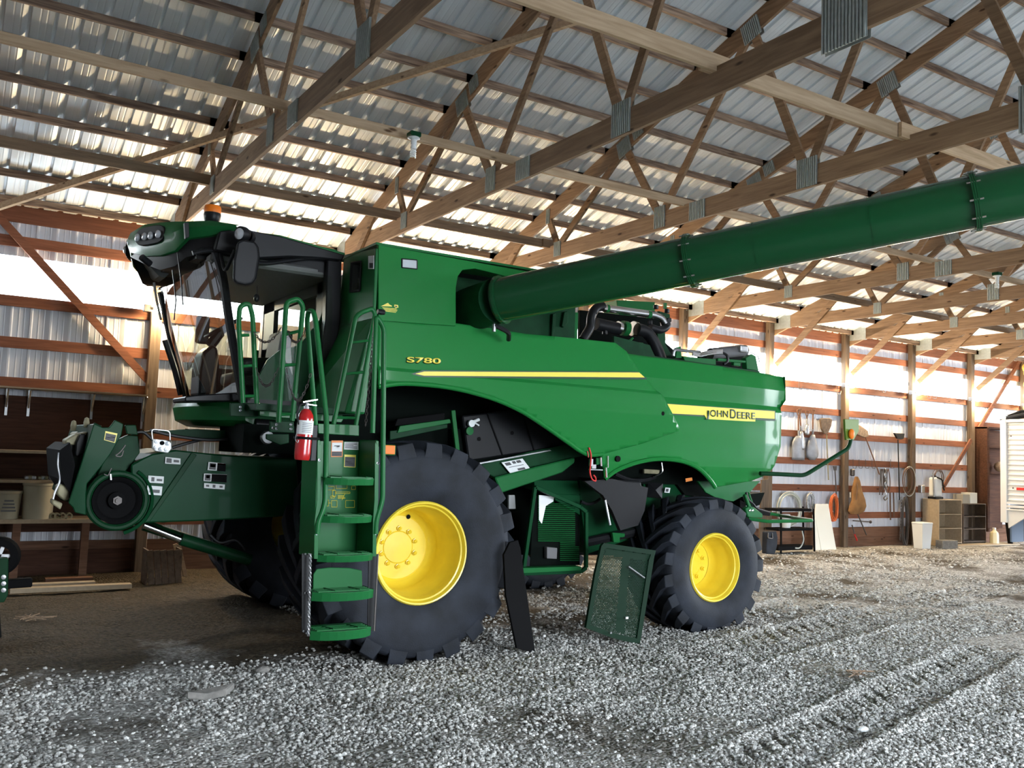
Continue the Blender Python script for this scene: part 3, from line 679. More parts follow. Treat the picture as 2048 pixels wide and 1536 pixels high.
def text(body, p0, p1, Y, h, name, m_, parent=CO, bold=0, shear=0, ext=.001, sx=None, fit=True):
    c = bpy.data.curves.new(name, 'FONT'); c.body = body; c.size = 1; c.extrude = 0; c.offset = bold; c.shear = shear
    o = bpy.data.objects.new(name, c); C.objects.link(o); bpy.context.view_layer.update()
    dg = bpy.context.evaluated_depsgraph_get(); me = bpy.data.meshes.new_from_object(o.evaluated_get(dg)); bpy.data.objects.remove(o)
    co = np.empty(len(me.vertices)*3); me.vertices.foreach_get('co', co); co = co.reshape(-1, 3)
    x0, x1 = co[:, 0].min(), co[:, 0].max(); a, b = Vector(p0), Vector(p1); dx = (b-a)
    k = dx.length/(x1-x0); kz = h/(co[:, 1].max()-min(0, co[:,1].min()) or 1); d = dx.normalized(); up = Vector((0,0,1))
    V = [a + d*((v[0]-x0)*k) + up*(v[1]*kz) for v in co]; me.vertices.foreach_set('co', np.array([tuple(v) for v in V]).ravel()); me.update()
    me.materials.append(M[m_]); o = bpy.data.objects.new(name, me); C.objects.link(o); o.parent = parent
    if parent is CO: o.matrix_parent_inverse = INV
    s = o.modifiers.new('t', 'SOLIDIFY'); s.thickness = ext; s.offset = 0
    return o
yy = YS - .008; 
def lettering(s, a, b, hpx, Y, dy, m_, bold, nm='lettering'):
    A = atY(*a, Y); B = atY(*b, Y); h = atY(a[0], a[1]-hpx, Y).z - A.z
    A.y += dy; B.y += dy; return text(s, A, B, Y, h, nm, m_, bold=bold)
rdy = rprof(7.0, 2.2)
lettering('J', (1416,834.5), (1424,835), 19, YS, rdy-.012, 'decalg', .012); lettering('OHN', (1426,832.5), (1462,834.5), 13.5, YS, rdy-.012, 'decalg', .012)
lettering('D', (1466,836), (1478,837), 18, YS, rdy-.012, 'decalg', .012); lettering('EERE', (1480,836.5), (1516,838.5), 13.5, YS, rdy-.012, 'decalg', .012)
on_panel([(1414,828),(1517,834),(1517,843),(1500,842.5),(1420,838)], rd, 'name_backing', 'decal', .0085)
lettering('S780', (814,725), (884,728), 13, YS, front_prof(3.3,2.53)-.006, 'decalg', .05); lettering('S780', (815,724), (883,727), 11.5, YS, front_prof(3.3,2.53)-.009, 'decal', .02)
# ---- grain tank
def tank():
    q = MB(); top = 3.49
    zl = 2.86
    c = [(2.98,YS),(2.98,7.8)]
    out = [(757,489),(912,517),(1067,545),(1067,551),(1010,552),(950,537),(925,540),(916,552),(912,575),(912,652),(757,641)]
    q.prism(pxs(out, YS-.0), (0,.03,0)); tk = q.build('grain_tank_side', M['greenp'], CO, bevel=.004)
    q = MB(); q.prism([(2.985,YS+.01,3.48),(2.985,7.80,3.55),(2.985,7.85,2.86),(2.985,YS+.01,2.86)], (.03,0,0)); q.build('grain_tank_front', M['green'], CO, bevel=.005)
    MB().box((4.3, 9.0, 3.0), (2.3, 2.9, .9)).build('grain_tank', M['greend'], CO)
    MB().box((4.12, 7.5, 3.52), (2.28, .9, .02)).build('tank_ledge', M['green'], CO)
    slab([(905,522),(1067,548),(1067,680),(905,668)], 7.62, .03, 'recess_wall', 'darkgap')  # near-black colour gives the recess its shade
    MB().box((3.35, 7.35, 3.2), (.72, .5, .58)).build('tank_bay', M['greend'], CO)
tank()
lb = MB(); lb.prism(pxs([(803,516),(836,519),(836,539),(803,536)], YS-.008), (0,.012,0)); lm = lb.build('work_light_housing', M['black'], CO, bevel=.006)
MB().prism(pxs([(805.5,518.5),(833.5,521),(833.5,537),(805.5,534)], YS-.011), (0,.005,0)).build('work_light_lens', M['lens'], lm, bevel=.003)
# badge: bundle of wedge and lines with a small leaping emblem
bd = MB(); P_ = lambda pts: bd.prism(pxs(pts, YS-.004), (0,.004,0))
P_([(762,612.5),(776,605.5),(779,609),(784,611.5),(784,613)]); 
for i, (a, b) in enumerate(((765,793),(767,795),(769,794),(771,792))): P_([(a,614.5+i*2.3),(b,617.3+i*2.3),(b,618.3+i*2.3),(a,615.7+i*2.3)])
P_([(789,609),(796,610),(797,615),(792,616.5),(788.5,613)]); bd.build('badge', M['decal'], CO)
MB().prism(pxs([(791,611),(794,612),(795,614.5),(793,614),(792,615),(790.5,613)], YS-.006), (0,.002,0)).build('badge_emblem', M['decalg'], CO)
# warning label and window on the tank front face
MB().prism([atX(x, y, 2.98) for x, y in [(737,512),(748,511),(748,538),(737,538)]], (-.003,0,0)).build('warning_label', M['white'], CO)
MB().prism([atX(x, y, 2.976) for x, y in [(739,526),(746,526),(746,536),(739,536)]], (-.002,0,0)).build('label_print', M['print'], CO)
wi = MB().prism([atX(x, y, 2.975) for x, y in [(703,524),(724,521),(721,584),(700,586)]], (-.012,0,0)).build('tank_window_frame', M['black'], CO, bevel=.008)
MB().prism([atX(x, y, 2.96) for x, y in [(706,528),(720,526),(718,578),(704,580)]], (-.003,0,0)).build('tank_window', M['glass'], wi)
# body front behind the ladder: leaning green nose
ns = MB(); ns.add([(2.99,YS+.01,2.9),(2.99,7.85,2.9),(2.62,7.85,2.06),(2.80,YS+.05,2.06),(3.05,YS+.03,2.9),(3.05,7.85,2.9),(2.9,7.85,2.06),(2.98,YS+.05,2.06)],
       [(0,1,2,3),(7,6,5,4),(0,4,5,1),(1,5,6,2),(2,6,7,3),(3,7,4,0)])
ns.build('nose_panel', M['green'], CO, bevel=.02, seg=2)
# main body core (threshing body), dark
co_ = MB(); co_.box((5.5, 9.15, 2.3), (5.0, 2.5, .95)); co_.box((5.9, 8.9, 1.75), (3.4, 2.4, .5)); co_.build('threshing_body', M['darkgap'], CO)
# ---- unloading auger
AU0 = Vector((4.07,6.79,3.13)); AUD = (Vector((6.33,3.43,3.76))-AU0).normalized(); AR = .195
at_ = lambda t: AU0 + AUD*t
fl1 = 0; tl = MB(); tl.tube([at_(-.02), at_(1.72)], AR, 48, cap=False).build('auger_tube', M['auger'], CO, smooth=True)
MB().tube([at_(1.72), at_(6.6)], AR*.99, 48).build('auger_tube', M['auger'], CO, smooth=True)
def ring(t, r0, r1, w_, n=40):
    q = MB(); q.lathe([(r0,-w_/2),(r1,-w_/2),(r1,w_/2),(r0,w_/2)], at_(t), AUD, n, closed=True)
    return q
def flange(t):
    q = ring(t, AR-.005, AR+.028, .012); 
    for d in (-.014, .014):
        qq = ring(t+d, AR-.005, AR+.028, .01); q.add(qq.v, qq.f)
    o = q.build('auger_flange', M['auger'], CO, smooth=30)
    u = AUD.cross(Vector((0,0,1))).normalized(); v = AUD.cross(u); b = MB()
    for k in range(10):
        a = 2*PI*k/10+.2; c = at_(t) + (u*math.cos(a)+v*math.sin(a))*(AR+.02)
        b.tube([c-AUD*.045, c+AUD*.045], .007, 6)
    b.build('flange_bolts', M['chrome'], o, smooth=True); o2 = C.objects[-1]; return o
flange(1.72); flange(4.0-.2)
q = ring(.02, AR-.01, AR+.022, .03); q.build('auger_collar', M['auger'], CO, smooth=30)
q = ring(2.25, AR-.01, AR+.0015, .006); q.build('weld_seam', M['auger'], CO)
q = ring(3.1, AR-.01, AR+.0015, .006); q.build('weld_seam', M['auger'], CO)
# pivot elbow in its recess, whose shade is put into the colours
e = MB(); base = at_(-.02); cen = Vector((4.02, 7.42, 3.08))
e.tube(rnd([base, cen, (4.02,7.55,2.75)], .35, 8), .205, 28); e.build('auger_elbow', M['greend'], CO, smooth=True)
hz = at_(.06); e = MB()
for k in range(7):
    a = PI*.45*k/6 + PI*.9
p = atY(988, 650, 6.85); e = MB(); e.tube([p+Vector((0,0,.10)), p-Vector((0,0,.06))], .018, 10); e.tube([p+Vector((-.05,0,.04)), p+Vector((.05,0,.02))], .012, 8); e.build('pivot_bolt', M['steel'], CO, smooth=True)
MB().tube(rnd([p, p+Vector((.16,0,-.05)), p+Vector((.22,.1,-.1))], .05), .022, 8).build('auger_cylinder', M['black'], CO, smooth=True)
# gussets near the first flange
gs = MB(); u = AUD.cross(Vector((0,0,1))).normalized(); v = AUD.cross(u)
for k in range(5):
    a = math.radians(200+14*k) ; r_ = (u*math.cos(a)+v*math.sin(a))
    for sgn in (1,):
        gs.prism([at_(1.74)+r_*(AR-.002), at_(1.95)+r_*(AR-.002), at_(1.745)+r_*(AR+.022)], AUD.cross(r_)*.004)
gs.build('flange_gussets', M['auger'], CO)
# ---- wheels
def wheel(name, cx, cz, yo, wd, R, rr, dish, nl, out, disc_r, bolt_r, nb, far=False, rim_w=.42):
    # out = -1: the outer face looks to -Y (camera side), +1: away
    s = -out; O = Vector((cx, yo, cz)); ax = (0, s, 0)
    H = R*.035
    prof = [(rr, .055), (rr+.012, .02), (rr+.04, .0), (rr+(R-rr)*.35, -.028), (rr+(R-rr)*.7, -.022), (R-.10, -.010), (R-.078, .012), (R-.062, .06), (R-.05, wd/2), (R-.062, wd-.06), (R-.078, wd-.012), (R-.10, wd+.01), (rr+(R-rr)*.5, wd+.02), (rr+.02, wd), (rr, wd-.06)]
    wheelpart = MB()
    # rim
    rp_ = [(rr+.02, .03), (rr+.028, .008), (rr+.018, -.008), (rr+.006, -.006), (rr-.002, .012), (rr-.008, .03), (rr-.020, .034), (rr-.026, .055), (rr-.030, .10), (rr-.034, .15), (rr-.05, .18), (rr-.055, dish-.10), (rr-.075, dish-.04), (rr-.10, dish-.015), (disc_r+.01, dish), (disc_r-.004, dish-.01), (disc_r*.5+.005, dish-.012), (disc_r*.5, dish-.006), (disc_r*.5-.005, dish-.014), (.0006, dish-.016)]
    wheelpart.lathe(rp_, O, ax, 64); rim = wheelpart.build(name, M['yellow'], CO, smooth=32)
    nut = None
    for k in range(nb):
        a = 2*PI*(k+.5)/nb; c = Vector((math.cos(a)*bolt_r, 0, math.sin(a)*bolt_r)) + O
        if nut is not None:
            o_ = nut.copy(); o_.location = c; C.objects.link(o_); o_.parent = rim; continue
        b = MB(); b.lathe([(.024, dish-.014), (.024, dish-.03), (.017, dish-.031), (.017, dish-.055 if disc_r < .3 and rr < .4 else dish-.048), (.0006, dish-.057)], (0,0,0), ax, 6)
        nut = b.build('wheel_nut', M['yellow'], rim); nut.location = c
    b = MB(); b.lathe([(.021, 0), (.001, -.001)], O + Vector(((rr-.16)*.35, s*(dish-.016), (rr-.12)*.92)), ax, 14); b.build('valve_hole', M['blackm'], rim)
    t = MB(); t.lathe(prof, O, ax, 72); 
    ty = t.build('tyre', M['rubber'], rim, smooth=50)
    g = MB(); step = 2*PI/nl
    for side in (0, 1):
        for k in range(nl):
            a0 = step*(k + .5*side); V = []; n = 8
            for i in range(n):
                u = i/(n-1)
                if i == 0: h, ra, rb, da, wl = -.016, R-.14, R-.06, 0, .70
                elif i == 1: h, ra, rb, da, wl = -.004, R-.13, R-.006, .0, .62
                else:
                    uu = (i-1)/(n-2); h = .02 + uu*(wd*.53); ra = R-.09; rb = R+.012-.004*uu; da = uu*step*1.45; wl = .50-.16*uu
                hh = h if side == 0 else wd-h; a = a0 + da; w2 = step*wl*.42
                for rad, ang in ((ra, a-w2*1.25), (rb, a-w2), (rb, a+w2), (ra, a+w2*1.25)):
                    V.append((cx + math.cos(ang)*rad, yo + s*hh, cz + math.sin(ang)*rad))
            F = [(0,1,2,3)] + [(i*4+j, (i+1)*4+j, (i+1)*4+(j+1) % 4, i*4+(j+1) % 4) for i in range(n-1) for j in range(4)] + [(n*4-1, n*4-2, n*4-3, n*4-4)]
            g.add(V, F)
    g.build('tread_lugs', M['rubber'], rim, smooth=35, bevel=.012, seg=2)
    return rim
wheel('front_wheel', 3.52, .90, 7.0, .98, .955, .415, .50, 21, -1, .285, .17, 10)
wheel('front_wheel', 3.52, .90, 10.8, .98, .955, .415, .50, 21, 1, .285, .17, 10)
rw1 = wheel('rear_wheel', 6.98, .66, 7.0, .62, .725, .335, .36, 19, -1, .24, .15, 8)
rw2 = wheel('rear_wheel', 6.98, .66, 10.8, .62, .725, .335, .36, 19, 1, .24, .15, 8)
ax_ = MB(); ax_.box((3.52, 8.9, .92), (.32, 2.4, .34)); ax_.build('front_axle', M['greend'], CO, bevel=.01); ax_ = MB(); ax_.box((6.98, 8.9, .72), (.24, 2.4, .22)); ax_.build('rear_axle', M['greend'], CO, bevel=.01); MB().box((7.0, 8.9, 1.15), (.3,.7,.9)).build('axle_stand', M['greend'], CO)
# raised letters on the tyre walls
# ---- ladder (swung down beside the front wheel)
YL = 6.6
def L_(pts, t=.03, dy=0): return MB().prism(pxs(pts, YL+dy), (0, t, 0))
ladder = L_([(634,882),(757,884),(757,905),(750,1000),(746,1118),(630,1118)], .012, .34).build('entry_ladder', M['green'], CO)
def side_frame(xa, xb, name):      # channel standing out from the back plate toward the viewer
    q = MB(); q.add([atY(*xa[0], YL), atY(*xa[1], YL), atY(*xb[1], YL), atY(*xb[0], YL)] + [atY(*xa[0], YL)+Vector((0,.34,0)), atY(*xa[1], YL)+Vector((0,.34,0)), atY(*xb[1], YL)+Vector((0,.34,0)), atY(*xb[0], YL)+Vector((0,.34,0))],
         [(0,1,2,3),(7,6,5,4),(0,4,5,1),(1,5,6,2),(2,6,7,3),(3,7,4,0)]); return q.build(name, M['green'], ladder, bevel=.004)
side_frame([(635,880),(641,880)], [(627,1118),(633,1118)], 'side_frame'); side_frame([(752,880),(758,882)], [(745,1113),(752,1113)], 'side_frame')
for q_ in ([(635,884),(643,892),(641,1010),(637,1045),(636,1118),(628,1118),(629,1045),(634,1000)], [(750,884),(758,893),(757,1000),(753,1040),(753,1113),(745,1113),(746,1040),(749,1000)]):
    L_(q_, .006, -.006).build('side_flange', M['green'], ladder, bevel=.002)
for x, y in ((638,920),(755,926),(634,1055),(633,1067),(751,1055),(751,1067)):
    MB().lathe([(.011,-.008),(.011,0),(.0006,-.011)], atY(x, y, YL-.008), (0,1,0), 10).build('bolt', M['chrome'], ladder)
def step(xa, xb, yt, yb, name='step', deep=.34, fr=.09, mold='green'):
    A = atY(xa, yt, YL); B = atY(xb, yt, YL); h = A.z - atY(xa, yb, YL).z; q = MB(); n = 9; top = []
    for i in range(n):
        u = i/(n-1); p = A.lerp(B, u); p.z = (A.z+B.z)/2; p.y = YL - fr*math.sin(PI*min(1, max(0, u)))**.6 - .005; top.append(p)
    back = [Vector((B.x, YL+.2, top[0].z)), Vector((A.x, YL+.2, top[0].z))]
    for i in range(n-1):   # curved front lip
        a, b = top[i], top[i+1]; q.add([a, b, b-Vector((0,-.012,h)), a-Vector((0,-.012,h)), a+Vector((0,.008,0)), b+Vector((0,.008,0)), b+Vector((0,.02,-h)), a+Vector((0,.02,-h))], [(0,1,2,3),(7,6,5,4),(0,4,5,1),(3,2,6,7),(0,3,7,4),(1,5,6,2)])
    q.prism(top+back, (0,0,-.006)); st = q.build(name, M[mold], ladder, smooth=30)
    g = MB(); L0 = (B-A).length
    for j in range(4):
        yy_ = YL - .04 + j*.045; g.box(((A.x+B.x)/2, yy_, top[0].z+.004), (L0*.86, .010, .010))
    for dx in (-.1, .1): g.box(((A.x+B.x)/2+dx, YL+.03, top[0].z+.008), (.012, .16, .012), rz=.25)
    g.build('tread_bars', M['green'], st); return st
step(650,748, 956,970); step(643,744, 1031,1045); step(635,746, 1108,1122)
L_([(627,1148),(634,1138),(660,1135),(700,1136),(724,1141),(725,1180),(626,1180)], .01, .10).build('kick_plate', M['green'], ladder, bevel=.004)
step(624,747, 1181,1199); step(621,742, 1257,1276)
for pts, nm in (([(604,1107),(619,1107),(622,1275),(604,1262)], 'rubber_strap'), ([(738,1112),(757,1108),(752,1262),(735,1262)], 'rubber_strap')):
    L_(pts, .012, .05).build(nm, M['black'], ladder)
a, b = atY(621,1108,YL-.01), atY(617,1272,YL-.01)
q = MB()
for ph in (0, PI):
    q.tube([a.lerp(b, i/70) + Vector((math.cos(i*.9+ph), math.sin(i*.9+ph), 0))*.006 for i in range(71)], .006, 6)
q.build('twisted_cable', M['steel'], ladder, smooth=True)
a, b = atY(756,1108,YL-.01), atY(748,1262,YL-.01); MB().tube([a, b], .007, 6).build('cable', M['hook'], ladder)
for x, y in ((610,1108),(617,1108),(609,1186),(616,1186),(606,1262),(612,1266)): MB().lathe([(.008,-.01),(.0006,-.014)], atY(x, y, YL+.045), (0,1,0), 8).build('bolt', M['steel'], ladder)
# labels on the ladder back plate
def label(pts, Y, m1, bits=(), parent=ladder, dy=-.004, name='label'):
    o = MB().prism(pxs(pts, Y+dy), (0,.003,0)).build(name, M[m1], parent)
    x0, y0 = pts[0]; x1, y1 = pts[2]
    for (a, b, c, d, mm) in bits:
        f = lambda u, v: (pts[0][0]*(1-u)*(1-v)+pts[1][0]*u*(1-v)+pts[2][0]*u*v+pts[3][0]*(1-u)*v, pts[0][1]*(1-u)*(1-v)+pts[1][1]*u*(1-v)+pts[2][1]*u*v+pts[3][1]*(1-u)*v)
        MB().prism(pxs([f(a,b), f(c,b), f(c,d), f(a,d)], Y+dy-.002), (0,.002,0)).build('label_print', M[mm], parent)
    return o
lines = lambda y0, y1, n, x0=.1, x1=.9, mm='print': [(x0, y0+(y1-y0)*i/n, x1-(.25 if i % 3 == 2 else 0), y0+(y1-y0)*(i+.45)/n, mm) for i in range(n)]
label([(663,881),(686,881),(685,914),(662,914)], YL+.34, 'lorange', [(.06,.13,.94,.66,'white'),(.25,.3,.75,.36,'print'),(.4,.36,.7,.5,'print'),(.06,.68,.94,.95,'print')]+lines(.70,.93,4,.12,.85,'grey'))
label([(689,884),(717,884),(717,900),(688,899)], YL+.34, 'white', lines(.1,.9,5,.06,.9))
label([(689,909),(712,910),(711,935),(688,934)], YL+.34, 'decal', [(.06,.18,.94,.95,'grey')]+lines(.25,.9,5,.12,.88))
sch = MB()
for (x0, y0, x1, y1) in ((672,968,694,977),(654,973,668,980),(672,984,700,987),(665,981,671,993),(703,972,711,979),(661,992,669,996),(650,1000,657,1012),(663,1001,674,1014),(691,1001,709,1015),(676,995,690,997),(676,991,688,993)):
    for k in (0,):
        for e in (((x0,y0),(x1,y0)),((x1,y0),(x1,y1)),((x1,y1),(x0,y1)),((x0,y1),(x0,y0))):
            sch.tube([atY(*e[0], YL+.333), atY(*e[1], YL+.333)], .0018, 4)
sch.tube([atY(684,1000,YL+.333), atY(690,987,YL+.333)], .0018, 4); sch.tube([atY(657,1006,YL+.333), atY(663,1006,YL+.333)], .0018, 4)
sch.build('steering_diagram', M['decal'], ladder)
# ---- handrails
def rail(pts, Y, r=.0175, rungs=(), name='handrail', m_='green', rr=.06, Ys=None):
    P = [atY(x, y, Y if Ys is None else Ys[i]) for i, (x, y) in enumerate(pts)]
    o = MB().tube(rnd(P, rr, 5), r, 10).build(name, M[m_], CO, smooth=True)
    for (x0, y0, x1, y1) in rungs: MB().tube([atY(x0, y0, Y), atY(x1, y1, Y)], r*.6, 8).build('rung', M['green'], o, smooth=True)
    return o
rail([(486,806),(477,640),(480,612),(498,606),(505,630),(514,821)], 7.35, .021, [(478,671,498,670),(480,733,504,731),(484,792,508,792)], rr=.09)
MB().bar(atY(488,608,7.35), atY(504,612,7.35), .05, .012).build('rail_cap', M['green'], CO)
rail([(557,845),(572,612),(576,604),(596,597),(606,612),(584,842)], 7.1, .022, [(570,669,603,661),(563,731,591,729),(558,829,584,828)], rr=.06)
rail([(631,850),(614,640),(617,622),(626,622),(631,640),(653,838),(650,1010),(636,1045),(634,1068)], 6.75, .021, rr=.06, Ys=[7.0,6.9,6.85,6.8,6.75,6.68,6.6,6.59,6.59])
rail([(667,848),(711,634),(722,625),(744,617),(750,627),(711,852)], 7.0, .0205, [(703,685,736,681),(690,748,729,744),(669,835,714,836)], rr=.07)
rail([(745,866),(752,630),(768,655),(765,1000),(752,1042),(751,1068)], 6.6, .021, rr=.05)
MB().lathe([(.0006,-.03),(.02,-.03),(.024,0),(.02,.03),(.0006,.03)], atY(762,624,6.65), (1,0,0), 12).build('rail_knob', M['black'], CO)
def chain(a, b, sag, Y, name='safety_chain', r=.0035, Yb=None, link=.028, mt='hook', parent=CO):
    A, B = atY(*a, Y), atY(*b, Yb or Y); n = max(6, int(((B-A).length+sag*1.3)/link)); q = MB(); pts = [A.lerp(B, i/n) - Vector((0,0,sag*4*(i/n)*(1-i/n))) for i in range(n+1)]
    for i in range(n):
        p, d = pts[i], (pts[i+1]-pts[i]); c = p + d/2; d = d.normalized(); s_ = d.cross(Vector((0,1,0))).normalized() if i % 2 else d.cross(Vector((0,1,0))).cross(d).normalized()
        q.tube([c + d*(link*.68*math.cos(t)) + s_*(link*.30*math.sin(t)) for t in np.linspace(0, 2*PI, 9)[:-1]], r, 4, closed=True)
    return q.build(name, M[mt], parent)
chain((508,664),(562,655), .10, 7.3, Yb=7.1); chain((512,735),(557,735), .15, 7.3, Yb=7.1); chain((577,664),(612,655), .10, 7.05, Yb=6.9); chain((573,735),(622,745), .24, 7.0, Yb=6.85)
chain((747,660),(731,852), .0, 6.68)
# ---- operator platform
pf = slab([(519,806),(684,822),(687,838),(683,845),(519,832)], 7.45, .05, 'platform_fascia', 'green')
MB().prism([atX(x, y, 2.02) for x, y in [(461,807),(517,806),(515,833),(461,833)]] if False else pxs([(461,806),(516,806),(518,834),(461,832)], 7.55), (0,.03,0)).build('rail_bracket', M['greend'], CO, bevel=.004)
slab([(540,842),(588,843),(589,866),(540,864)], 7.15, .03, 'rail_bracket', 'greend'); slab([(636,847),(718,850),(718,872),(637,867)], 6.98, .06, 'ladder_beam', 'green')
slab([(533,868),(578,868),(578,886),(560,890),(533,878)], 7.2, .03, 'hook_bracket', 'greend')
for x, y, Y_ in ((480,814,7.55),(480,821,7.55),(506,813,7.55),(506,820,7.55),(552,849,7.15),(552,857,7.15),(545,856,7.15),(581,849,7.15),(581,858,7.15)):
    MB().lathe([(.011,-.008),(.011,0),(.0006,-.012)], atY(x, y, Y_-.002), (0,1,0), 10).build('bolt', M['chrome'], CO)
MB().box((2.55, 7.68, 2.08), (.9, .85, .05)).build('platform_floor', M['greend'], CO)
# amber marker by the ladder
al = MB().box(tuple(atY(780,900,6.75)+Vector((0,.03,0))), (.11,.05,.085)).build('marker_light_housing', M['green'], CO, bevel=.006)
MB().prism(pxs([(767,890),(791,891),(790,909),(767,908)], 6.745), (0,.02,0)).build('amber_lens', M['amber'], al, bevel=.004)
# ---- cab
CX0, CX1, CYn, CYf = 1.85, 2.93, 7.78, 10.02; CC = 8.9
V = []; F = []; n = 13; zb, zt = 2.17, 3.34
for z, xc, xn in ((2.15, 2.03, 2.20), (2.5, 1.93, 2.07), (2.9, 1.80, 1.94), (3.34, 1.71, 1.84)):   # the screen leans forward at the top and bows in plan
    for i in range(n):
        u = -1+2*i/(n-1); V.append((xc + (xn-xc)*abs(u)**2.4, CC + u*(CC-CYn), z))
for k in range(3):
    for i in range(n-1): a = k*n+i; F.append((a, a+1, a+n+1, a+n))
ws = MB().add(V, F).build('windscreen', M['glass'], CO, smooth=True, fix=False)
# glass sides and rear window
V = []; F = []
for k, (z, xa) in enumerate(((2.17, 2.2), (2.5, 2.07), (2.9, 1.94), (3.32, 1.84))):
    for i in range(13):
        u = i/12; V.append((xa + (2.88-xa)*u, CYn - .02 - .16*(1-(2*u-1)**2) - .03*(1-((z-2.75)/.6)**2), z))
for k in range(3):
    for i in range(12): a = k*13+i; F.append((a, a+1, a+14, a+13))
gd = MB().add(V, F).build('door_glass', M['glass'], CO, smooth=True, fix=False)
MB().add([(2.2,CYf,zb+.05),(CX1-.05,CYf,zb+.3),(CX1-.05,CYf,3.25),(1.86,CYf,3.25)], [(0,1,2,3)]).build('door_glass', M['glass'], CO, fix=False)
# pillars
def pillar(pts, r, name='pillar', mt='black', parent=CO): return MB().tube(rnd(pts, .15, 5), r, 8).build(name, M[mt], parent, smooth=True)
pillar([atY(430,500,CYn), atY(445,545,CYn), atY(458,640,CYn), atY(487,806,CYn)], .038)
pillar([(1.82,CYf,3.35),(1.94,CYf,2.9),(2.2,CYf,2.1)], .04)
MB().prism(pxs([(655,520),(684,515),(681,640),(668,720),(650,790),(618,805),(640,720),(651,640)], 7.74), (0,.10,0)).build('rear_pillar', M['black'], CO, bevel=.01)
MB().prism([(2.90,10.05,2.2),(2.98,10.05,2.2),(2.98,10.05,3.4),(2.90,10.05,3.4)], (0,-.1,0)).build('rear_pillar', M['black'], CO)
# door frame curve under the roof
MB().tube([atY(x, y, CYn-.02) for x, y in smooth_pts([(385,506),(420,500),(455,507),(520,526),(580,520),(630,514),(684,518)], 5)], .02, 8).build('door_frame', M['black'], CO, smooth=True)
MB().tube([atY(x, y, CYn-.01) for x, y in smooth_pts([(656,545),(655,600),(652,660)], 4)], .006, 6).build('door_seal', M['cabplastic'], CO)
# lower green door panel / side console seen through the glass
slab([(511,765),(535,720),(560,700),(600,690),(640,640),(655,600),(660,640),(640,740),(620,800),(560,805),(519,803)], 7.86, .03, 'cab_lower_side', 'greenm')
# cab floor, rear wall, header
MB().box((2.55, CC, 2.12), (.78, 2.1, .1)).build('cab_floor', M['black'], CO)
rwl = MB(); rwl.box((2.93, CC, 2.45), (.05, 2.2, .75)); rwl.box((2.93, 8.02, 3.05), (.05,.45,.7)); rwl.box((2.93, 9.8, 3.05), (.05,.45,.7)); rwl.box((2.93, CC, 3.35), (.05, 2.2, .25)); rwl.build('cab_rear_wall', M['cabplastic'], CO)
MB().add([(2.93,8.2,2.75),(2.93,9.6,2.75),(2.93,9.6,3.3),(2.93,8.2,3.3)], [(0,1,2,3)]).build('rear_window', M['glass'], CO, fix=False)
hl = MB(); hl.box((2.35, CC, 3.36), (1.1, 2.15, .08)); hl.build('headliner', M['cabplastic'], CO, bevel=.02)
# curved inner header (dark arch seen through the glass)
MB().prism(pxs([(385,506),(395,540),(400,560),(415,575),(445,600),(445,640),(405,640),(400,610)], 9.9), (0,.02,0)) 
# roof: black body with a green crown and front pod
def loft(sections, name, mt, smooth=35, parent=CO, caps=True):
    n = len(sections[0]); V = [p for s_ in sections for p in s_]; F = [(k*n+i, k*n+(i+1) % n, (k+1)*n+(i+1) % n, (k+1)*n+i) for k in range(len(sections)-1) for i in range(n)]
    if caps: F += [tuple(range(n)), tuple(reversed(range((len(sections)-1)*n, len(sections)*n)))]
    return MB().add(V, F).build(name, M[mt], parent, smooth=smooth)
def station(px, Y, y): p = atY(px, y, Y); return p
ST = [(261,8.9,466,505), (289,8.60,449,512), (320,8.37,445,511), (350,8.15,443,501), (373,8.0,443,477), (420,7.78,441,471), (479,7.62,450,459)]
def mirrored(P): return [Vector((p.x, 2*CC-p.y, p.z)) for p in P]
def strip(rows, name, mt, smooth=40, parent=CO):    # rows of equal length, mirrored about the machine's centre line
    V = []; F = []; full = []
    for r_ in rows: full.append(mirrored(r_[1:])[::-1] + list(r_))
    n = len(full[0])
    for r_ in full: V += r_
    for k in range(len(full)-1):
        for i in range(n-1): a = k*n+i; F.append((a, a+1, a+n+1, a+n))
    return MB().add(V, F).build(name, M[mt], parent, smooth=smooth)
def inset(P, d, dz=0): return [Vector((p.x + (d if p.y < 20 else 0)*.9, p.y + d*max(0, (CC-p.y))/1.3, p.z+dz)) for p in P]
TOPR = [atY(x, yt, Y) for x, Y, yt, yb_ in ST]; BOTR = [atY(x, yb_, Y) for x, Y, yt, yb_ in ST]
MIDR = [a.lerp(b, .45) + Vector((-.035, -.02 if a.y < 8.8 else 0, 0)) for a, b in zip(TOPR, BOTR)]
strip([inset(TOPR, .45, .03), inset(TOPR, .12, .022), TOPR, MIDR, BOTR, inset(BOTR, .10, -.01)], 'roof_shell', 'green')
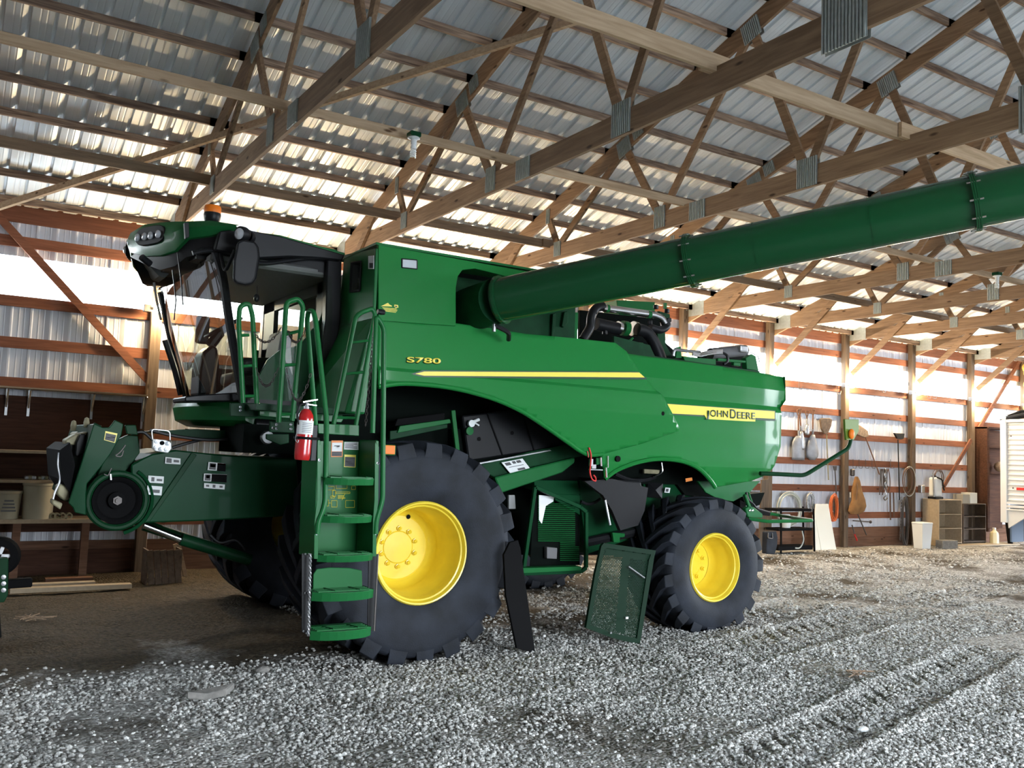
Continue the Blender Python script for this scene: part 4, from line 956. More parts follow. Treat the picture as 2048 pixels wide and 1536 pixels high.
# crown behind the shell
MB().prism([(1.85,7.75,3.56),(2.9,7.72,3.50),(2.9,10.08,3.50),(1.85,10.05,3.56),(1.68,9.4,3.58),(1.62,8.9,3.6),(1.68,8.4,3.58)], (0,0,.07)).build('roof_crown', M['green'], CO, bevel=.02, seg=2)
rb = MB(); rb.prism(pxs([(440,462),(482,457),(560,472),(690,510),(684,521),(640,516),(580,513),(520,516),(470,508),(430,500)], 7.66), (0,.1,0)); rb.build('roof_side_band', M['black'], CO, bevel=.01)
MB().prism([(p.x, 10.1, p.z) for p in pxs([(440,462),(482,457),(560,472),(690,510),(684,521),(640,516),(580,513),(520,516),(470,508),(430,500)], 7.66)], (0,-.08,0)).build('roof_side_band', M['black'], CO)
slab([(497,462),(560,470),(690,506),(690,511),(560,477),(500,468)], 7.70, .1, 'roof_edge', 'green')
UND = [atY(x, y, Y+.10) for (x, Y, _, _), y in zip(ST, (514,528,540,532,514,505,492))]
strip([inset(BOTR, .03, 0), UND, inset(UND, .35, -.0)], 'roof_underside', 'black')
MB().prism([(1.72,8.0,3.36),(2.9,7.8,3.36),(2.9,10.0,3.36),(1.72,9.8,3.36),(1.6,8.9,3.36)], (0,0,.12)).build('roof_body', M['black'], CO)
# lamp pods, four round lamps in each
for sy in (1, -1):
    L4 = [(287,8.60,478), (301,8.50,476), (313,8.42,474), (328,8.32,471)]
    c0 = atY(309,473,8.45); tdir = (atY(335,471,8.27)-atY(283,476,8.62)); tdir.z = 0; hw = .19; tdir.normalize(); NN = Vector((tdir.y, -tdir.x, 0)); 
    if NN.x > 0: NN = -NN
    mir = (lambda p: p) if sy == 1 else (lambda p: Vector((p.x, 2*CC-p.y, p.z)))
    op = [c0 + tdir*(hw*1.12*math.copysign(abs(math.cos(a))**.6, math.cos(a))) + Vector((0,0,1))*(.085*math.copysign(abs(math.sin(a))**.7, math.sin(a))) + NN*.05 for a in np.linspace(0, 2*PI, 25)[:-1]]
    N2 = NN if sy == 1 else Vector((NN.x, -NN.y, 0))
    pod = MB().prism([mir(p) for p in op], -N2*.09).build('lamp_pod', M['black'], CO, bevel=.005)
    for x, Y, y in L4:
        c = mir(atY(x, y, Y) + NN*.055); MB().lathe([(.035,0),(.035,.012),(.028,.018),(.0005,.024)], c, N2, 18).build('work_lamp', M['lens'], pod, smooth=True)
MB().prism(pxs([(369,445),(378,445),(379,474),(371,477)], 7.90), (0,.05,0)).build('shell_joint', M['black'], CO, bevel=.003)
# wiper gear hanging below the front of the roof
slab([(283,513),(306,540),(318,552),(330,556),(345,540),(352,520),(330,505),(300,505)], 8.9, .3, 'wiper_housing', 'cabplastic')
for a, b, c in (((345,540),(352,600),(348,640)), ((395,505),(412,560),(418,582)), ((355,505),(362,560),(366,610))):
    MB().tube([atY(*a, 8.15), atY(*b, 8.1), atY(*c, 8.1)], .006, 5).build('wiper_arm', M['black'], CO)
MB().tube(rnd([atY(308,565,8.9), atY(313,600,8.9), atY(322,640,8.9)], .05), .012, 6).build('wiper_arm', M['cabplastic'], CO)
MB().tube(rnd([atY(330,680,9.4), atY(350,740,9.4), atY(362,790,9.4)], .05), .03, 6).build('wiper_blade', M['black'], CO)
hl_ = MB().tube([atY(283,514,8.3), atY(300,528,8.35)], .03, 10).build('service_lamp', M['black'], CO, smooth=True)
sl = MB().tube([atY(256,484,8.9), atY(262,484,8.9)], .035, 12).build('corner_lamp', M['black'], CO); MB().lathe([(.03,0),(.0006,.006)], atY(255,484,8.9), (-1,0,0), 12).build('corner_lamp_lens', M['lens'], sl)
# beacon
bp_ = atY(424,441,8.15); be = MB().lathe([(.0006,-.02),(.055,-.02),(.07,.0),(.075,.05),(.072,.065)], bp_, (0,0,1), 24, cap=False).build('beacon_base', M['black'], CO, smooth=True)
MB().lathe([(.070,.062),(.073,.075),(.073,.115),(.066,.130),(.0006,.134)], bp_, (0,0,1), 24).build('beacon_lens', M['amber'], be, smooth=True)
# side mirrors
mc = atY(493,522,7.35)
mi = MB(); P_ = [atY(x, y, 7.35) for x, y in [(474,484),(486,478),(510,482),(518,494),(520,512),(513,556),(505,567),(490,570),(472,566),(465,558),(467,520)]]
mi.prism(P_, (.03,.11,0)); mi = mi.build('side_mirror', M['black'], CO, bevel=.022, seg=3)
MB().tube(rnd([atY(440,505,7.75), atY(450,545,7.6), atY(470,500,7.45)], .06), .016, 8).build('mirror_arm', M['black'], mi)
ml = MB(); ml.lathe([(.0006,-.05),(.05,-.05),(.062,-.02),(.062,.03),(.05,.045)], atY(485,468,7.45), (-.8,-.6,-.1), 18); ml = ml.build('side_work_lamp', M['black'], CO, smooth=True)
MB().lathe([(.05,.03),(.0006,.05)], atY(483,469,7.45), (-.8,-.6,-.1), 18).build('side_work_lamp_lens', M['lens'], ml)
ml = MB(); ml.lathe([(.0006,-.05),(.05,-.05),(.06,-.02),(.06,.03),(.05,.045)], atY(496,474,7.5), (-.5,-.85,-.1), 18); ml.build('side_work_lamp', M['black'], CO, smooth=True)
MB().box(tuple(atY(405,660,9.9)), (.14,.05,.30)).build('far_mirror', M['black'], CO, bevel=.02)
# interior: steering column, seat, console, monitor
MB().prism(pxs([(395,792),(398,740),(405,705),(425,688),(436,695),(440,730),(438,792)], 8.7), (0,.32,0)).build('steering_column', M['black'], CO, bevel=.03, seg=2)
MB().tube([atY(420,692,8.85), atY(440,665,8.85)], .05, 10).build('column_boot', M['black'], CO)
swc = atY(447,655,8.85); axw = Vector((-.55,0,.83))
MB().tube([swc + Vector((axw.z,0,-axw.x))*.19*math.cos(t) + Vector((0,1,0))*.19*math.sin(t) for t in np.linspace(0, 2*PI, 25)[:-1]], .016, 8, closed=True).build('steering_wheel', M['black'], CO, smooth=True)
MB().tube([swc-axw*.02, atY(436,672,8.85)], .03, 8).build('steering_hub', M['black'], CO)
st = MB(); st.box((2.5, 8.85, 2.40), (.5,.5,.12)); seat = st.build('operator_seat', M['grey'], CO, bevel=.04, seg=3)
MB().box((2.74, 8.85, 2.66), (.12,.48,.5), ry=.12).build('seat_backrest', M['grey'], seat, bevel=.05, seg=3); MB().box((2.5, 8.85, 2.25), (.3,.3,.25)).build('seat_pedestal', M['black'], seat)
MB().box((2.45, 8.32, 2.50), (.45,.2,.16), ry=-.1).build('armrest_console', M['black'], CO, bevel=.04, seg=3)
MB().box((2.45, 9.6, 2.4), (.5,.25,.3)).build('side_console', M['black'], CO, bevel=.04, seg=2)
MB().tube([atY(514,572,8.3), atY(514,590,8.3)], .004, 5).build('hanging_cord', M['black'], CO); MB().sphere(atY(513,596,8.3), .028, 8, (1,1,1.4)).build('hanging_switch', M['black'], CO, smooth=True)
MB().prism(pxs([(600,575),(632,568),(632,640),(604,640)], 8.9), (0,.03,0)).build('monitor', M['black'], CO, bevel=.01)
MB().prism(pxs([(370,793),(395,790),(470,785),(505,803),(370,803)], 7.95), (0,.5,0)).build('cab_sill', M['black'], CO, bevel=.01)
# rounded green base of the cab front
sec = []
for z, g in ((1.93,.14),(1.98,.03),(2.10,.0),(2.16,.03),(2.19,.10)):
    sec.append([(1.83+.34*abs(u)**2.4+g, CC+u*(CC-7.9), z) for u in np.linspace(-1, 1, 13)] + [(2.6, CC+1.0, z), (2.6, CC-1.0, z)])
loft(sec, 'cab_base_shell', 'green')
# ---- feeder house
YF = 8.22
fh = MB(); pts = [(226,1048),(264,1000),(262,930),(285,917),(305,908),(352,900),(400,905),(460,911),(594,917),(600,1030),(545,1034),(403,1042)]
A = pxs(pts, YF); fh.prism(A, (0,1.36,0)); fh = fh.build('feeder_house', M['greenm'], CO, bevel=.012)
slab([(383,906),(394,910),(300,1043),(289,1045)], YF-.018, .02, 'side_rib', 'greend', fh)
c0 = atY(232,1000,YF); ring_ = MB(); ring_.lathe([(.25,-.0),(.25,-.07),(.235,-.085),(.215,-.085),(.20,-.07),(.20,0)], c0, (0,1,0), 36); ring_.build('pulley_shroud', M['greend'], fh, smooth=35)
pl = MB(); pl.lathe([(.195,-.02),(.195,-.075),(.17,-.06),(.15,-.03),(.07,-.02),(.07,-.06),(.04,-.07),(.0006,-.07)], c0, (0,1,0), 32); pl = pl.build('drive_pulley', M['blackm'], fh, smooth=35)
MB().lathe([(.038,-.07),(.038,-.085),(.02,-.085),(.02,-.10),(.0006,-.10)], c0, (0,1,0), 6).build('hub_nut', M['hook'], pl)
fp_ = [(188,847),(205,855),(219,855),(230,840),(247,848),(243,870),(221,908),(205,930),(174,968),(172,990),(172,1030),(150,1025),(146,1015),(137,1006)]
MB().prism(pxs(fp_, 8.08), (0,.03,0)).build('front_frame_plate', M['greenm'], CO, bevel=.006)
MB().prism([atY(x, y, 8.1) for x, y in [(188,847),(196,849),(150,1000),(142,1000)]], (0,1.6,0)).build('front_frame', M['greend'], CO, bevel=.01)
MB().prism([(p.x+.05, 9.7, p.z) for p in pxs(fp_, 8.08)], (0,.03,0)).build('front_frame_plate', M['greend'], CO, bevel=.006)
label([(211,862),(235,867),(230,886),(208,880)], 8.08, 'decal', [(.07,.2,.93,.93,'print')]+lines(.28,.9,4,.12,.88,'grey'), parent=CO, dy=-.006)
kh = MB(); kh.prism(pxs([(151,868),(176,863),(170,880),(152,890),(132,890),(130,880)], 8.3), (0,.25,0)); kh.prism(pxs([(115,972),(122,968),(140,972),(138,1000),(128,1002),(114,988)], 8.2), (0,.2,0)); kh.prism(pxs([(104,998),(126,1007),(121,1020),(103,1008)], 8.05), (0,.15,0))
kh.build('coupler_castings', M['khaki'], CO, bevel=.012, seg=2)
kh = MB(); kh.prism(pxs([(150,866),(184,850),(180,860),(160,890),(148,885)], 9.0), (0,.4,0)); kh.build('coupler_plate', M['khaki'], CO, bevel=.01)
MB().prism(pxs([(152,885),(160,868),(172,868),(170,905),(154,915),(150,910)], 8.25), (0,.3,0)).build('coupler_box', M['black'], CO, bevel=.01)
MB().tube(smooth_pts([tuple(atY(x, y, 8.2)) for x, y in [(118,905),(116,930),(120,960),(110,985),(106,1000)]], 5), .008, 6).build('coupler_cable', M['steel'], CO)
MB().tube(smooth_pts([tuple(atY(x, y, 8.5)) for x, y in [(146,880),(136,920),(136,950),(146,970),(150,960)]], 5), .02, 6).build('coupler_hose', M['steel'], CO)
MB().prism([atY(x, y, 8.15) for x, y in [(120,900),(140,885),(150,930),(140,985),(124,960)]], (0,1.2,0)).build('front_screen', M['blackm'], CO)
for x, y in ((147,852),(173,846)): MB().lathe([(.02,-.04),(.025,0),(.018,.04),(.0006,.05)], atY(x, y, 8.5), (0,0,1), 8).build('coupler_pin', M['khaki'], CO)
# locking arm parts between the front frame and feeder side
MB().prism(pxs([(215,905),(235,880),(256,870),(276,872),(280,905),(262,930),(240,955),(205,960),(195,950)], 8.3), (0,.1,0)).build('tilt_frame', M['greend'], CO, bevel=.006)
MB().prism(pxs([(250,850),(272,850),(276,870),(254,868)], 8.15), (0,.04,0)).build('lug_plate', M['greend'], CO, bevel=.006)
MB().tube([atY(221,948,8.12), atY(222,960,8.12)], .01, 6).build('linch_pin', M['steel'], CO)
cl = MB(); cl.tube(rnd([atY(251,890,8.1), atY(240,905,8.1), atY(231,911,8.1)], .02), .006, 6); cl.tube(rnd([atY(232,912,8.1), atY(243,914,8.1), atY(247,901,8.1)], .03), .006, 6); cl.tube(rnd([atY(208,948,8.12), atY(216,952,8.12), atY(223,936,8.12)], .02), .005, 6); cl.build('lynch_clips', M['hook'], CO)
# coupler plate with six sockets
mp = atY(324,891,8.05); mc_ = MB().prism([atY(x, y, 8.05) for x, y in [(306,878),(332,880),(343,886),(343,898),(336,906),(311,902),(305,896)]], (0,.05,0)).build('hydraulic_coupler', M['alu'], CO, bevel=.005)
for x, y, mm in ((313,883,'steel'),(324,886,'blackm'),(335,887,'lens'),(312,895,'steel'),(321,898,'lens'),(333,899,'steel')):
    MB().lathe([(.018,0),(.018,-.012),(.0006,-.014)], atY(x, y, 8.05), (0,1,0), 12).build('coupler_socket', M[mm], mc_)
MB().tube(rnd([atY(305,878,8.0), atY(303,858,8.0), atY(340,862,8.0), atY(340,880,8.0)], .03), .006, 6).build('coupler_handle', M['steel'], mc_)
for pts_ in ([(331,914),(361,917),(361,929),(330,927)],): label(pts_, YF, 'white', [(.08,.15,.42,.85,'grey'),(.55,.3,.9,.7,'grey')], parent=fh, dy=-.02)
label([(297,951),(328,953),(327,967),(296,965)], YF, 'white', [(.2,.2,.4,.8,'print'),(.55,.4,.9,.7,'grey')], parent=fh, dy=-.02); label([(295,971),(325,973),(323,991),(294,989)], YF, 'white', [(.15,.4,.85,.75,'grey')], parent=fh, dy=-.02)
label([(417,924),(452,927),(451,943),(415,940)], YF, 'white', [(.08,.1,.45,.9,'print'),(.12,.2,.42,.6,'white'),(.52,.02,1,1,'blackm'),(.55,.05,.97,.2,'redm')], parent=fh, dy=-.02)
label([(408,947),(454,949),(453,965),(407,962)], YF, 'white', [(.05,.1,.3,.9,'print'),(.1,.2,.26,.6,'white'),(.34,.02,1,1,'blackm')], parent=fh, dy=-.02)
label([(408,966),(450,969),(449,979),(408,976)], YF, 'white', [(.1,.3,.25,.7,'grey'),(.42,.2,.55,.8,'print'),(.75,.3,.9,.7,'grey')], parent=fh, dy=-.02)
MB().prism(pxs([(172,965),(200,928),(262,915),(290,930),(270,1046),(226,1048),(172,1030)], 8.36), (0,.1,0)).build('drive_backing', M['greend'], CO)
MB().tube([atY(232,1000,YF)+Vector((math.cos(a)*.285, -.01, math.sin(a)*.285)) for a in np.linspace(-1.3, 1.0, 20)], .016, 8).build('housing_rim', M['greenm'], fh, smooth=True)
# lift cylinder
MB().tube([atY(288,1050,8.5), atY(365,1080,8.5)], .028, 14).build('lift_cylinder_rod', M['chrome'], CO, smooth=True)
MB().tube([atY(362,1078,8.5), atY(500,1120,8.5)], .055, 14).build('lift_cylinder', M['greend'], CO, smooth=True)
MB().tube([atY(288,1050,9.4), atY(500,1120,9.4)], .055, 14).build('lift_cylinder', M['greend'], CO, smooth=True)
hs = MB()
for k, pts_ in enumerate(([(300,860),(350,872),(420,880),(480,878),(540,890)], [(262,868),(285,864),(300,875),(310,885)], [(345,895),(400,880),(450,876),(520,880)], [(420,1070),(440,1085),(470,1080),(490,1100)], [(370,860),(430,868),(500,872)])):
    MB().tube(smooth_pts([tuple(atY(x, y, 8.3+.1*k)) for x, y in pts_], 5), .014, 6).build('front_hose', M['black'], CO, smooth=True)
MB().prism(pxs([(303,862),(395,858),(470,862),(470,880),(380,874)], 8.4), (0,.6,0)).build('front_shelf', M['greend'], CO)
MB().box(tuple(atY(560,880,8.2)), (.9,.8,.25)).build('under_cab_machinery', M['darkgap'], CO)
MB().tube([atY(510,848,7.9), atY(560,852,7.9)], .05, 12).build('filter_canister', M['black'], CO, smooth=True)
MB().lathe([(.0006,-.06),(.05,-.04),(.06,0),(.05,.04),(.0006,.05)], atY(534,875,7.7), (0,-1,0), 14).build('under_lamp', M['steel'], CO, smooth=True)
# ---- behind the arch: machinery between the wheels
YI = 7.62
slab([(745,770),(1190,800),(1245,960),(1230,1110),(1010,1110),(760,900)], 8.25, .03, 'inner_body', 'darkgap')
cv = slab([(925,832),(1065,815),(1120,845),(1165,880),(1110,896),(1030,908),(938,922)], YI, .06, 'plastic_cover', 'black', bevel=.012)
for a, b in (((974,826),(1005,910)), ((1042,818),(1068,900))):
    MB().tube([atY(*a, YI-.004), atY(*b, YI-.004)], .010, 6).build('cover_rib', M['blackm'], cv)
for x, y in ((958,878),(1024,866)): MB().lathe([(.02,-.004),(.0006,-.002)], atY(x, y, YI-.004), (0,1,0), 12).build('cover_hole', M['blackm'], cv)
slab([(903,821),(911,820),(920,900),(912,902)], YI-.02, .04, 'frame_post', 'green')
slab([(800,852),(900,838),(902,846),(795,866)], YI, .05, 'frame_rail', 'green'); slab([(780,862),(895,848),(895,856),(780,880)], YI+.02, .05, 'frame_rail', 'greend')
slab([(795,838),(890,826),(889,840),(790,852)], YI+.02, .05, 'vent_slot', 'blackm')
MB().prism(pxs([(950,932),(1060,903),(1150,885),(1175,905),(1165,912),(1060,935),(990,955)], YI-.05), (0,.25,-.03)).build('service_beam', M['greend'], CO, bevel=.006)
MB().prism(pxs([(990,955),(1060,937),(1150,915),(1150,925),(1125,945),(1003,986)], YI-.12), (0,.06,0)).build('service_rail', M['green'], CO, bevel=.01)
slab([(942,928),(1100,899),(1104,902),(944,932)], YI-.07, .01, 'rail_trim', 'steel')
label([(1003,925),(1045,917),(1061,938),(1020,946)], YI-.06, 'white', [(.1,.1,.35,.35,'print'),(.45,.08,.6,.3,'print'),(.65,.08,.85,.3,'print'),(.45,.75,.8,.92,'print'),(.15,.5,.85,.55,'grey')], parent=CO, dy=-.03)
tap = MB(); tap.lathe([(.04,0),(.04,-.02),(.0006,-.022)], atY(938,862,YI-.02), (0,1,0), 16); tap.build('tap_washer', M['green'], CO)
tap = MB(); tap.lathe([(.035,0),(.035,-.03),(.0006,-.035)], atY(941,847,YI-.03), (0,1,0), 12); tap.tube([atY(941,846,YI-.04), atY(958,839,YI-.04)], .016, 8); tap.tube([atY(950,846,YI-.04), atY(958,851,YI-.04)], .008, 6); tap.build('fuel_tap', M['white'], CO, smooth=True)
# screened door, open beneath the beam
dr = MB(); dpts = [(1070,974),(1160,1014),(1172,1024),(1172,1135),(1162,1143),(1046,1147)]
def frame_poly(pts, Y, wdt, t, inward):
    pass
def bars(pts, Y, r, name, mt, parent=CO, sq=True):
    q = MB(); P_ = pxs(pts, Y)
    for a, b in zip(P_, P_[1:]+P_[:1]): q.bar(a, b, r, r)
    return q.build(name, M[mt], parent, bevel=.003)
YD = 7.3
dd = bars(dpts, YD, .035, 'screen_door_frame', 'greenm'); 
def perforated(poly, u, v, Y=None, hole=.006, pitch=.014, name='perforated_sheet', mt='greend', parent=CO, plane=None, thick=None):
    return None
slab([(1068,990),(1150,1024),(1160,1036),(1160,1130),(1060,1135)], YD+.12, .01, 'door_inner', 'darkgap', dd)
rd_ = MB()
for i in range(34):
    y = 992+i*3.9; xa = 1076; xb = 1108 if i < 4 else (1150 if i < 26 else 1158)
    if i >= 24: xa = 1120
    rd_.tube([atY(xa, y, YD+.10), atY(xb, y+.6, YD+.10)], .0045, 4)
rd_.build('screen_slats', M['green'], dd)
slab([(1078,990),(1108,993),(1107,1003),(1092,1012),(1084,1048),(1078,1040)], YD+.095, .004, 'screen_plate', 'alu', dd)
slab([(1094,1094),(1115,1096),(1114,1118),(1094,1117)], YD+.05, .05, 'fuse_box', 'grey', dd)
slab([(1046,1136),(1163,1133),(1163,1141),(1046,1147)], YD-.1, .12, 'lower_sill', 'green')
slab([(1018,990),(1030,990),(1032,1018),(1018,1018)], 7.8, .03, 'warning_plate', 'alu')
# green shoe body and black hopper
slab([(1068,960),(1155,962),(1160,985),(1158,1005),(1070,975)], YI, .3, 'shoe_upper', 'greenm'); slab([(1110,988),(1160,990),(1160,1030),(1110,1000)], YI-.03, .03, 'shoe_bracket', 'greenm')
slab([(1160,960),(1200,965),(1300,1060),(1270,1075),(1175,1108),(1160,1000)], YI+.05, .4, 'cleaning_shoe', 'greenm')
MB().add([*pxs([(1163,962),(1218,957),(1290,975),(1283,1020),(1270,1050),(1235,1060),(1218,1020),(1200,990)], 7.25)], [tuple(range(8))]).build('straw_deflector', M['blackm'], CO)
C.objects[-1].modifiers.new('t','SOLIDIFY').thickness = .05; C.objects[-1].data.materials[0] = M['black']
MB().prism(pxs([(1200,957),(1282,962),(1288,985),(1220,975)], 7.32), (0,.5,0)).build('hopper_top', M['black'], CO, bevel=.02, seg=2)
MB().tube([atY(1210,1000,7.2), atY(1215,1025,7.2), atY(1220,1050,7.2)], .012, 8).build('gas_strut', M['steel'], CO, smooth=True)
MB().tube(smooth_pts([tuple(atY(x, y, 7.45)) for x, y in [(1162,1003),(1175,1008),(1190,1005),(1200,998)]], 4), .016, 8).build('shoe_hose', M['black'], CO, smooth=True)
slab([(1280,925),(1340,930),(1420,985),(1430,1020),(1400,1060),(1300,1060),(1278,1030),(1290,985)], 7.75, .5, 'rear_frame', 'greenm')
slab([(1330,918),(1445,960),(1430,1000),(1370,990),(1340,950)], 7.7, .05, 'rear_shade', 'darkgap')  # dark sheet standing in for the shade behind the arch
pb = MB(); b4 = pxs([(1296,964),(1326,967),(1324,997),(1294,994)], 7.7); ap = atY(1311,980,7.62); pb.add(b4+[ap], [(0,1,4),(1,2,4),(2,3,4),(3,0,4),(3,2,1,0)]); pb.build('junction_cover', M['black'], CO)
label([(1331,975),(1341,976),(1339,986),(1329,985)], 7.69, 'white', [(.2,.2,.7,.8,'print')], parent=CO, dy=-.01)
MB().tube(smooth_pts([tuple(atY(x, y, 7.45)) for x, y in [(1230,948),(1260,960),(1290,960),(1310,953)]], 5), .024, 8).build('arch_hose', M['black'], CO, smooth=True)
MB().tube(rnd([atY(1307,954,7.4), atY(1326,944,7.4), atY(1323,925,7.4)], .04), .009, 8).build('steel_pipe', M['chrome'], CO, smooth=True)
slab([(1289,938),(1320,940),(1318,948),(1289,947)], 7.6, .03, 'valve_bank', 'khaki')
MB().tube(smooth_pts([tuple(atY(x, y, 7.6)) for x, y in [(1230,940),(1255,930),(1290,918)]], 5), .03, 8).build('arch_hose', M['black'], CO, smooth=True)
rh = MB(); rh.tube(smooth_pts([tuple(atY(x, y, 7.1)) for x, y in [(1178,895),(1182,910),(1181,930),(1180,945),(1184,958),(1191,962),(1191,955),(1187,950)]], 5), .008, 6); rh.tube([atY(1175,902,7.1), atY(1177,915,7.1)], .006, 5); rh.build('red_hook', M['redm'], CO, smooth=True)
hg = MB(); hg.box(tuple(atY(1182,925,7.12)), (.03,.03,.07)); hg.box(tuple(atY(1187,933,7.12)), (.05,.02,.04)); hg.tube([atY(1178,939,7.12), atY(1205,940,7.12)], .008, 6); hg.tube([atY(1212,935,7.12), atY(1213,955,7.12)], .010, 6); hg.tube([atY(1202,915,7.12), atY(1203,932,7.12)], .008, 6); hg.tube([atY(1216,912,7.12), atY(1216,935,7.12)], .006, 6); hg.build('latch_gear', M['chrome'], CO)
slab([(1193,916),(1204,915),(1204,928),(1193,930)], 7.15, .02, 'latch_plate', 'green')
slab([(1225,1065),(1250,1067),(1250,1074),(1240,1075),(1240,1085),(1228,1085)], 7.5, .04, 'axle_bracket', 'green')
MB().tube([atY(1170,1085,7.6), atY(1280,1062,7.6)], .05, 8).build('drive_shaft', M['black'], CO)
# ---- engine deck
YE = 7.9
slab([(1025,655),(1105,622),(1157,625),(1155,680),(1040,668)], YE-.2, .05, 'tank_lower_wall', 'green')
slab([(1106,628),(1112,626),(1111,650),(1106,676),(1103,676)], YE-.4, .04, 'deck_bracket', 'greend'); slab([(1124,652),(1129,624),(1136,622),(1136,645),(1128,655)], YE-.4, .04, 'deck_bracket', 'greend')
slab([(1233,600),(1310,604),(1310,625),(1240,640)], 9.0, .3, 'radiator_shroud', 'green')
slab([(1160,620),(1320,638),(1325,680),(1400,745),(1160,735)], 8.6, .05, 'engine_block', 'darkgap'); slab([(1228,672),(1300,690),(1310,712),(1420,728),(1520,742),(1520,760),(1228,740)], 7.55, .04, 'deck_side', 'greend')
engine = MB().tube([atY(1205,616,YE), atY(1311,630,YE), ], .042, 20).build('charge_air_pipe', M['silver'], CO, smooth=True)
MB().tube(smooth_pts([tuple(atY(x, y, YE)) for x, y in [(1308,630),(1322,636),(1330,646)]], 5), .042, 16).build('pipe_elbow', M['silver'], CO, smooth=True)
MB().tube(smooth_pts([tuple(atY(x, y, YE)) for x, y in [(1207,613),(1193,616),(1183,632),(1180,655),(1165,680)]], 6), .05, 16).build('intake_hose', M['black'], CO, smooth=True)
MB().tube(smooth_pts([tuple(atY(x, y, YE)) for x, y in [(1330,640),(1334,652),(1320,660),(1300,655)]], 6), .045, 16).build('outlet_hose', M['black'], CO, smooth=True)
MB().tube(smooth_pts([tuple(atY(x, y, YE-.1)) for x, y in [(1274,658),(1292,664),(1305,680),(1316,704),(1325,730)]], 6), .068, 18).build('exhaust_duct', M['black'], CO, smooth=True)
tb = MB(); tb.tube([atY(1192,648,YE), atY(1238,658,YE)], .07, 18); tb = tb.build('turbo_intake', M['black'], CO, smooth=40)
for x, y, r, mm in ((1208,616,.047,'chrome'),(1213,617,.046,'green'),(1297,629,.046,'green')):
    MB().tube([atY(x-3, y-.4, YE), atY(x+3, y+.4, YE)], r, 18).build('hose_clamp', M[mm], engine)
for x, y, r, w_, mm in ((1237,656,.074,3,'chrome'),(1249,657,.085,5,'green'),(1269,658,.085,4,'chrome')):
    MB().tube([atY(x-w_, y-1, YE), atY(x+w_, y+1, YE)], r, 20).build('turbo_ring', M[mm], tb, smooth=40)
ep = MB(); ep.tube([atY(1230,682,YE-.1), atY(1285,690,YE-.1)], .025, 10); ep.tube(rnd([atY(1262,700,YE-.1), atY(1255,685,YE-.1), atY(1266,676,YE-.1)], .03), .012, 8); ep.box(tuple(atY(1330,612,YE)), (.03,.03,.07)); ep.build('engine_pipes', M['green'], CO, smooth=35)
slab([(1318,622),(1340,628),(1341,650),(1330,655)], YE+.05, .05, 'engine_bracket', 'greend'); slab([(1314,660),(1330,650),(1332,690),(1345,712),(1320,712)], YE+.1, .03, 'engine_stay', 'greend')
cx_ = MB(); 
for x, y in ((1312,614),(1334,622),(1338,640),(1190,625),(1185,645),(1210,665),(1300,645)): cx_.box(tuple(atY(x, y, YE-.02)), (.05,.05,.05), rz=x)
cx_.build('engine_fittings', M['black'], CO, bevel=.008)
# hose bundle and cooler at the tail of the deck
YT = 7.6
slab([(1366,712),(1400,716),(1432,718),(1432,732),(1370,722)], YT, .05, 'deck_box', 'green')
slab([(1354,695),(1362,693),(1364,716),(1352,716)], YT, .05, 'deck_bracket', 'green'); 
q = MB(); q.tube(rnd([atY(1346,712,YT), atY(1348,699,YT), atY(1385,703,YT), atY(1400,704,YT)], .05), .018, 8); q.build('deck_pipe', M['steel'], CO, smooth=True)
q = MB()
for k in range(4): q.tube(smooth_pts([tuple(atY(x, y+k*2.2, YT-.03*k)) for x, y in [(1385,703),(1400,706),(1420,702),(1445,700)]], 4), .010, 6)
q.build('hydraulic_lines', M['chrome'], CO, smooth=True)
MB().tube([atY(1420,708,YT+.3), atY(1490,701,YT+.3)], .07, 12).build('folded_chute_roller', M['grey'], CO, smooth=True)
q = MB(); q.tube(smooth_pts([tuple(atY(x, y, YT)) for x, y in [(1440,704),(1453,710),(1455,722),(1447,728)]], 4), .016, 8); q.tube(smooth_pts([tuple(atY(x, y, YT)) for x, y in [(1500,705),(1515,712),(1519,725)]], 4), .006, 6); q.build('deck_hose', M['black'], CO, smooth=True)
q = MB(); P2 = lambda pts, Y, t: q.prism(pxs(pts, Y), (0,t,0)); P2([(1436,716),(1492,721),(1492,726),(1436,722)], YT, .05); P2([(1468,724),(1482,725),(1482,733),(1468,731)], YT, .05); P2([(1492,716),(1504,708),(1512,712),(1518,742),(1494,738)], YT, .08); q.build('chute_bracket', M['green'], CO, bevel=.006)
MB().box(tuple(atY(1482,698,YT+.25)), (.14,.12,.09)).build('chute_motor', M['steel'], CO, bevel=.02, seg=2)
MB().prism(pxs([(1400,712),(1500,712),(1515,742),(1400,728)], YT+.4), (0,.05,0)).build('deck_screen', M['blackm'], CO)
# ---- rear: folding marker arm, ladder foot
ma_ = MB().tube(rnd([atY(1520,947,7.0), atY(1555,948,6.95), atY(1609,951,6.9), atY(1696,897,6.8), atY(1701,884,6.8), atY(1702,868,6.8)], .07), .024, 10).build('marker_arm', M['greend'], CO, smooth=True)
hs_ = MB().prism(pxs([(1690,838),(1718,839),(1718,862),(1708,880),(1693,880),(1691,862)], 6.78), (0,.03,0)).build('marker_plate', M['olive'], ma_, bevel=.004)
MB().sphere(atY(1703,868,6.76), .06, 10, (.72,.5,1)).build('marker_lamp_lens', M['amber'], ma_, smooth=True)
la = MB(); P2 = lambda pts, Y, t: la.prism(pxs(pts, Y), (0,t,0))
rl = MB(); rl.tube(rnd([atY(1497,1037,7.05), atY(1535,1043,6.95), atY(1626,1041,6.9), atY(1560,1031,7.6), atY(1500,1020,7.7)], .05), .02, 8, ); rl.build('rear_step_rail', M['green'], CO, smooth=True)
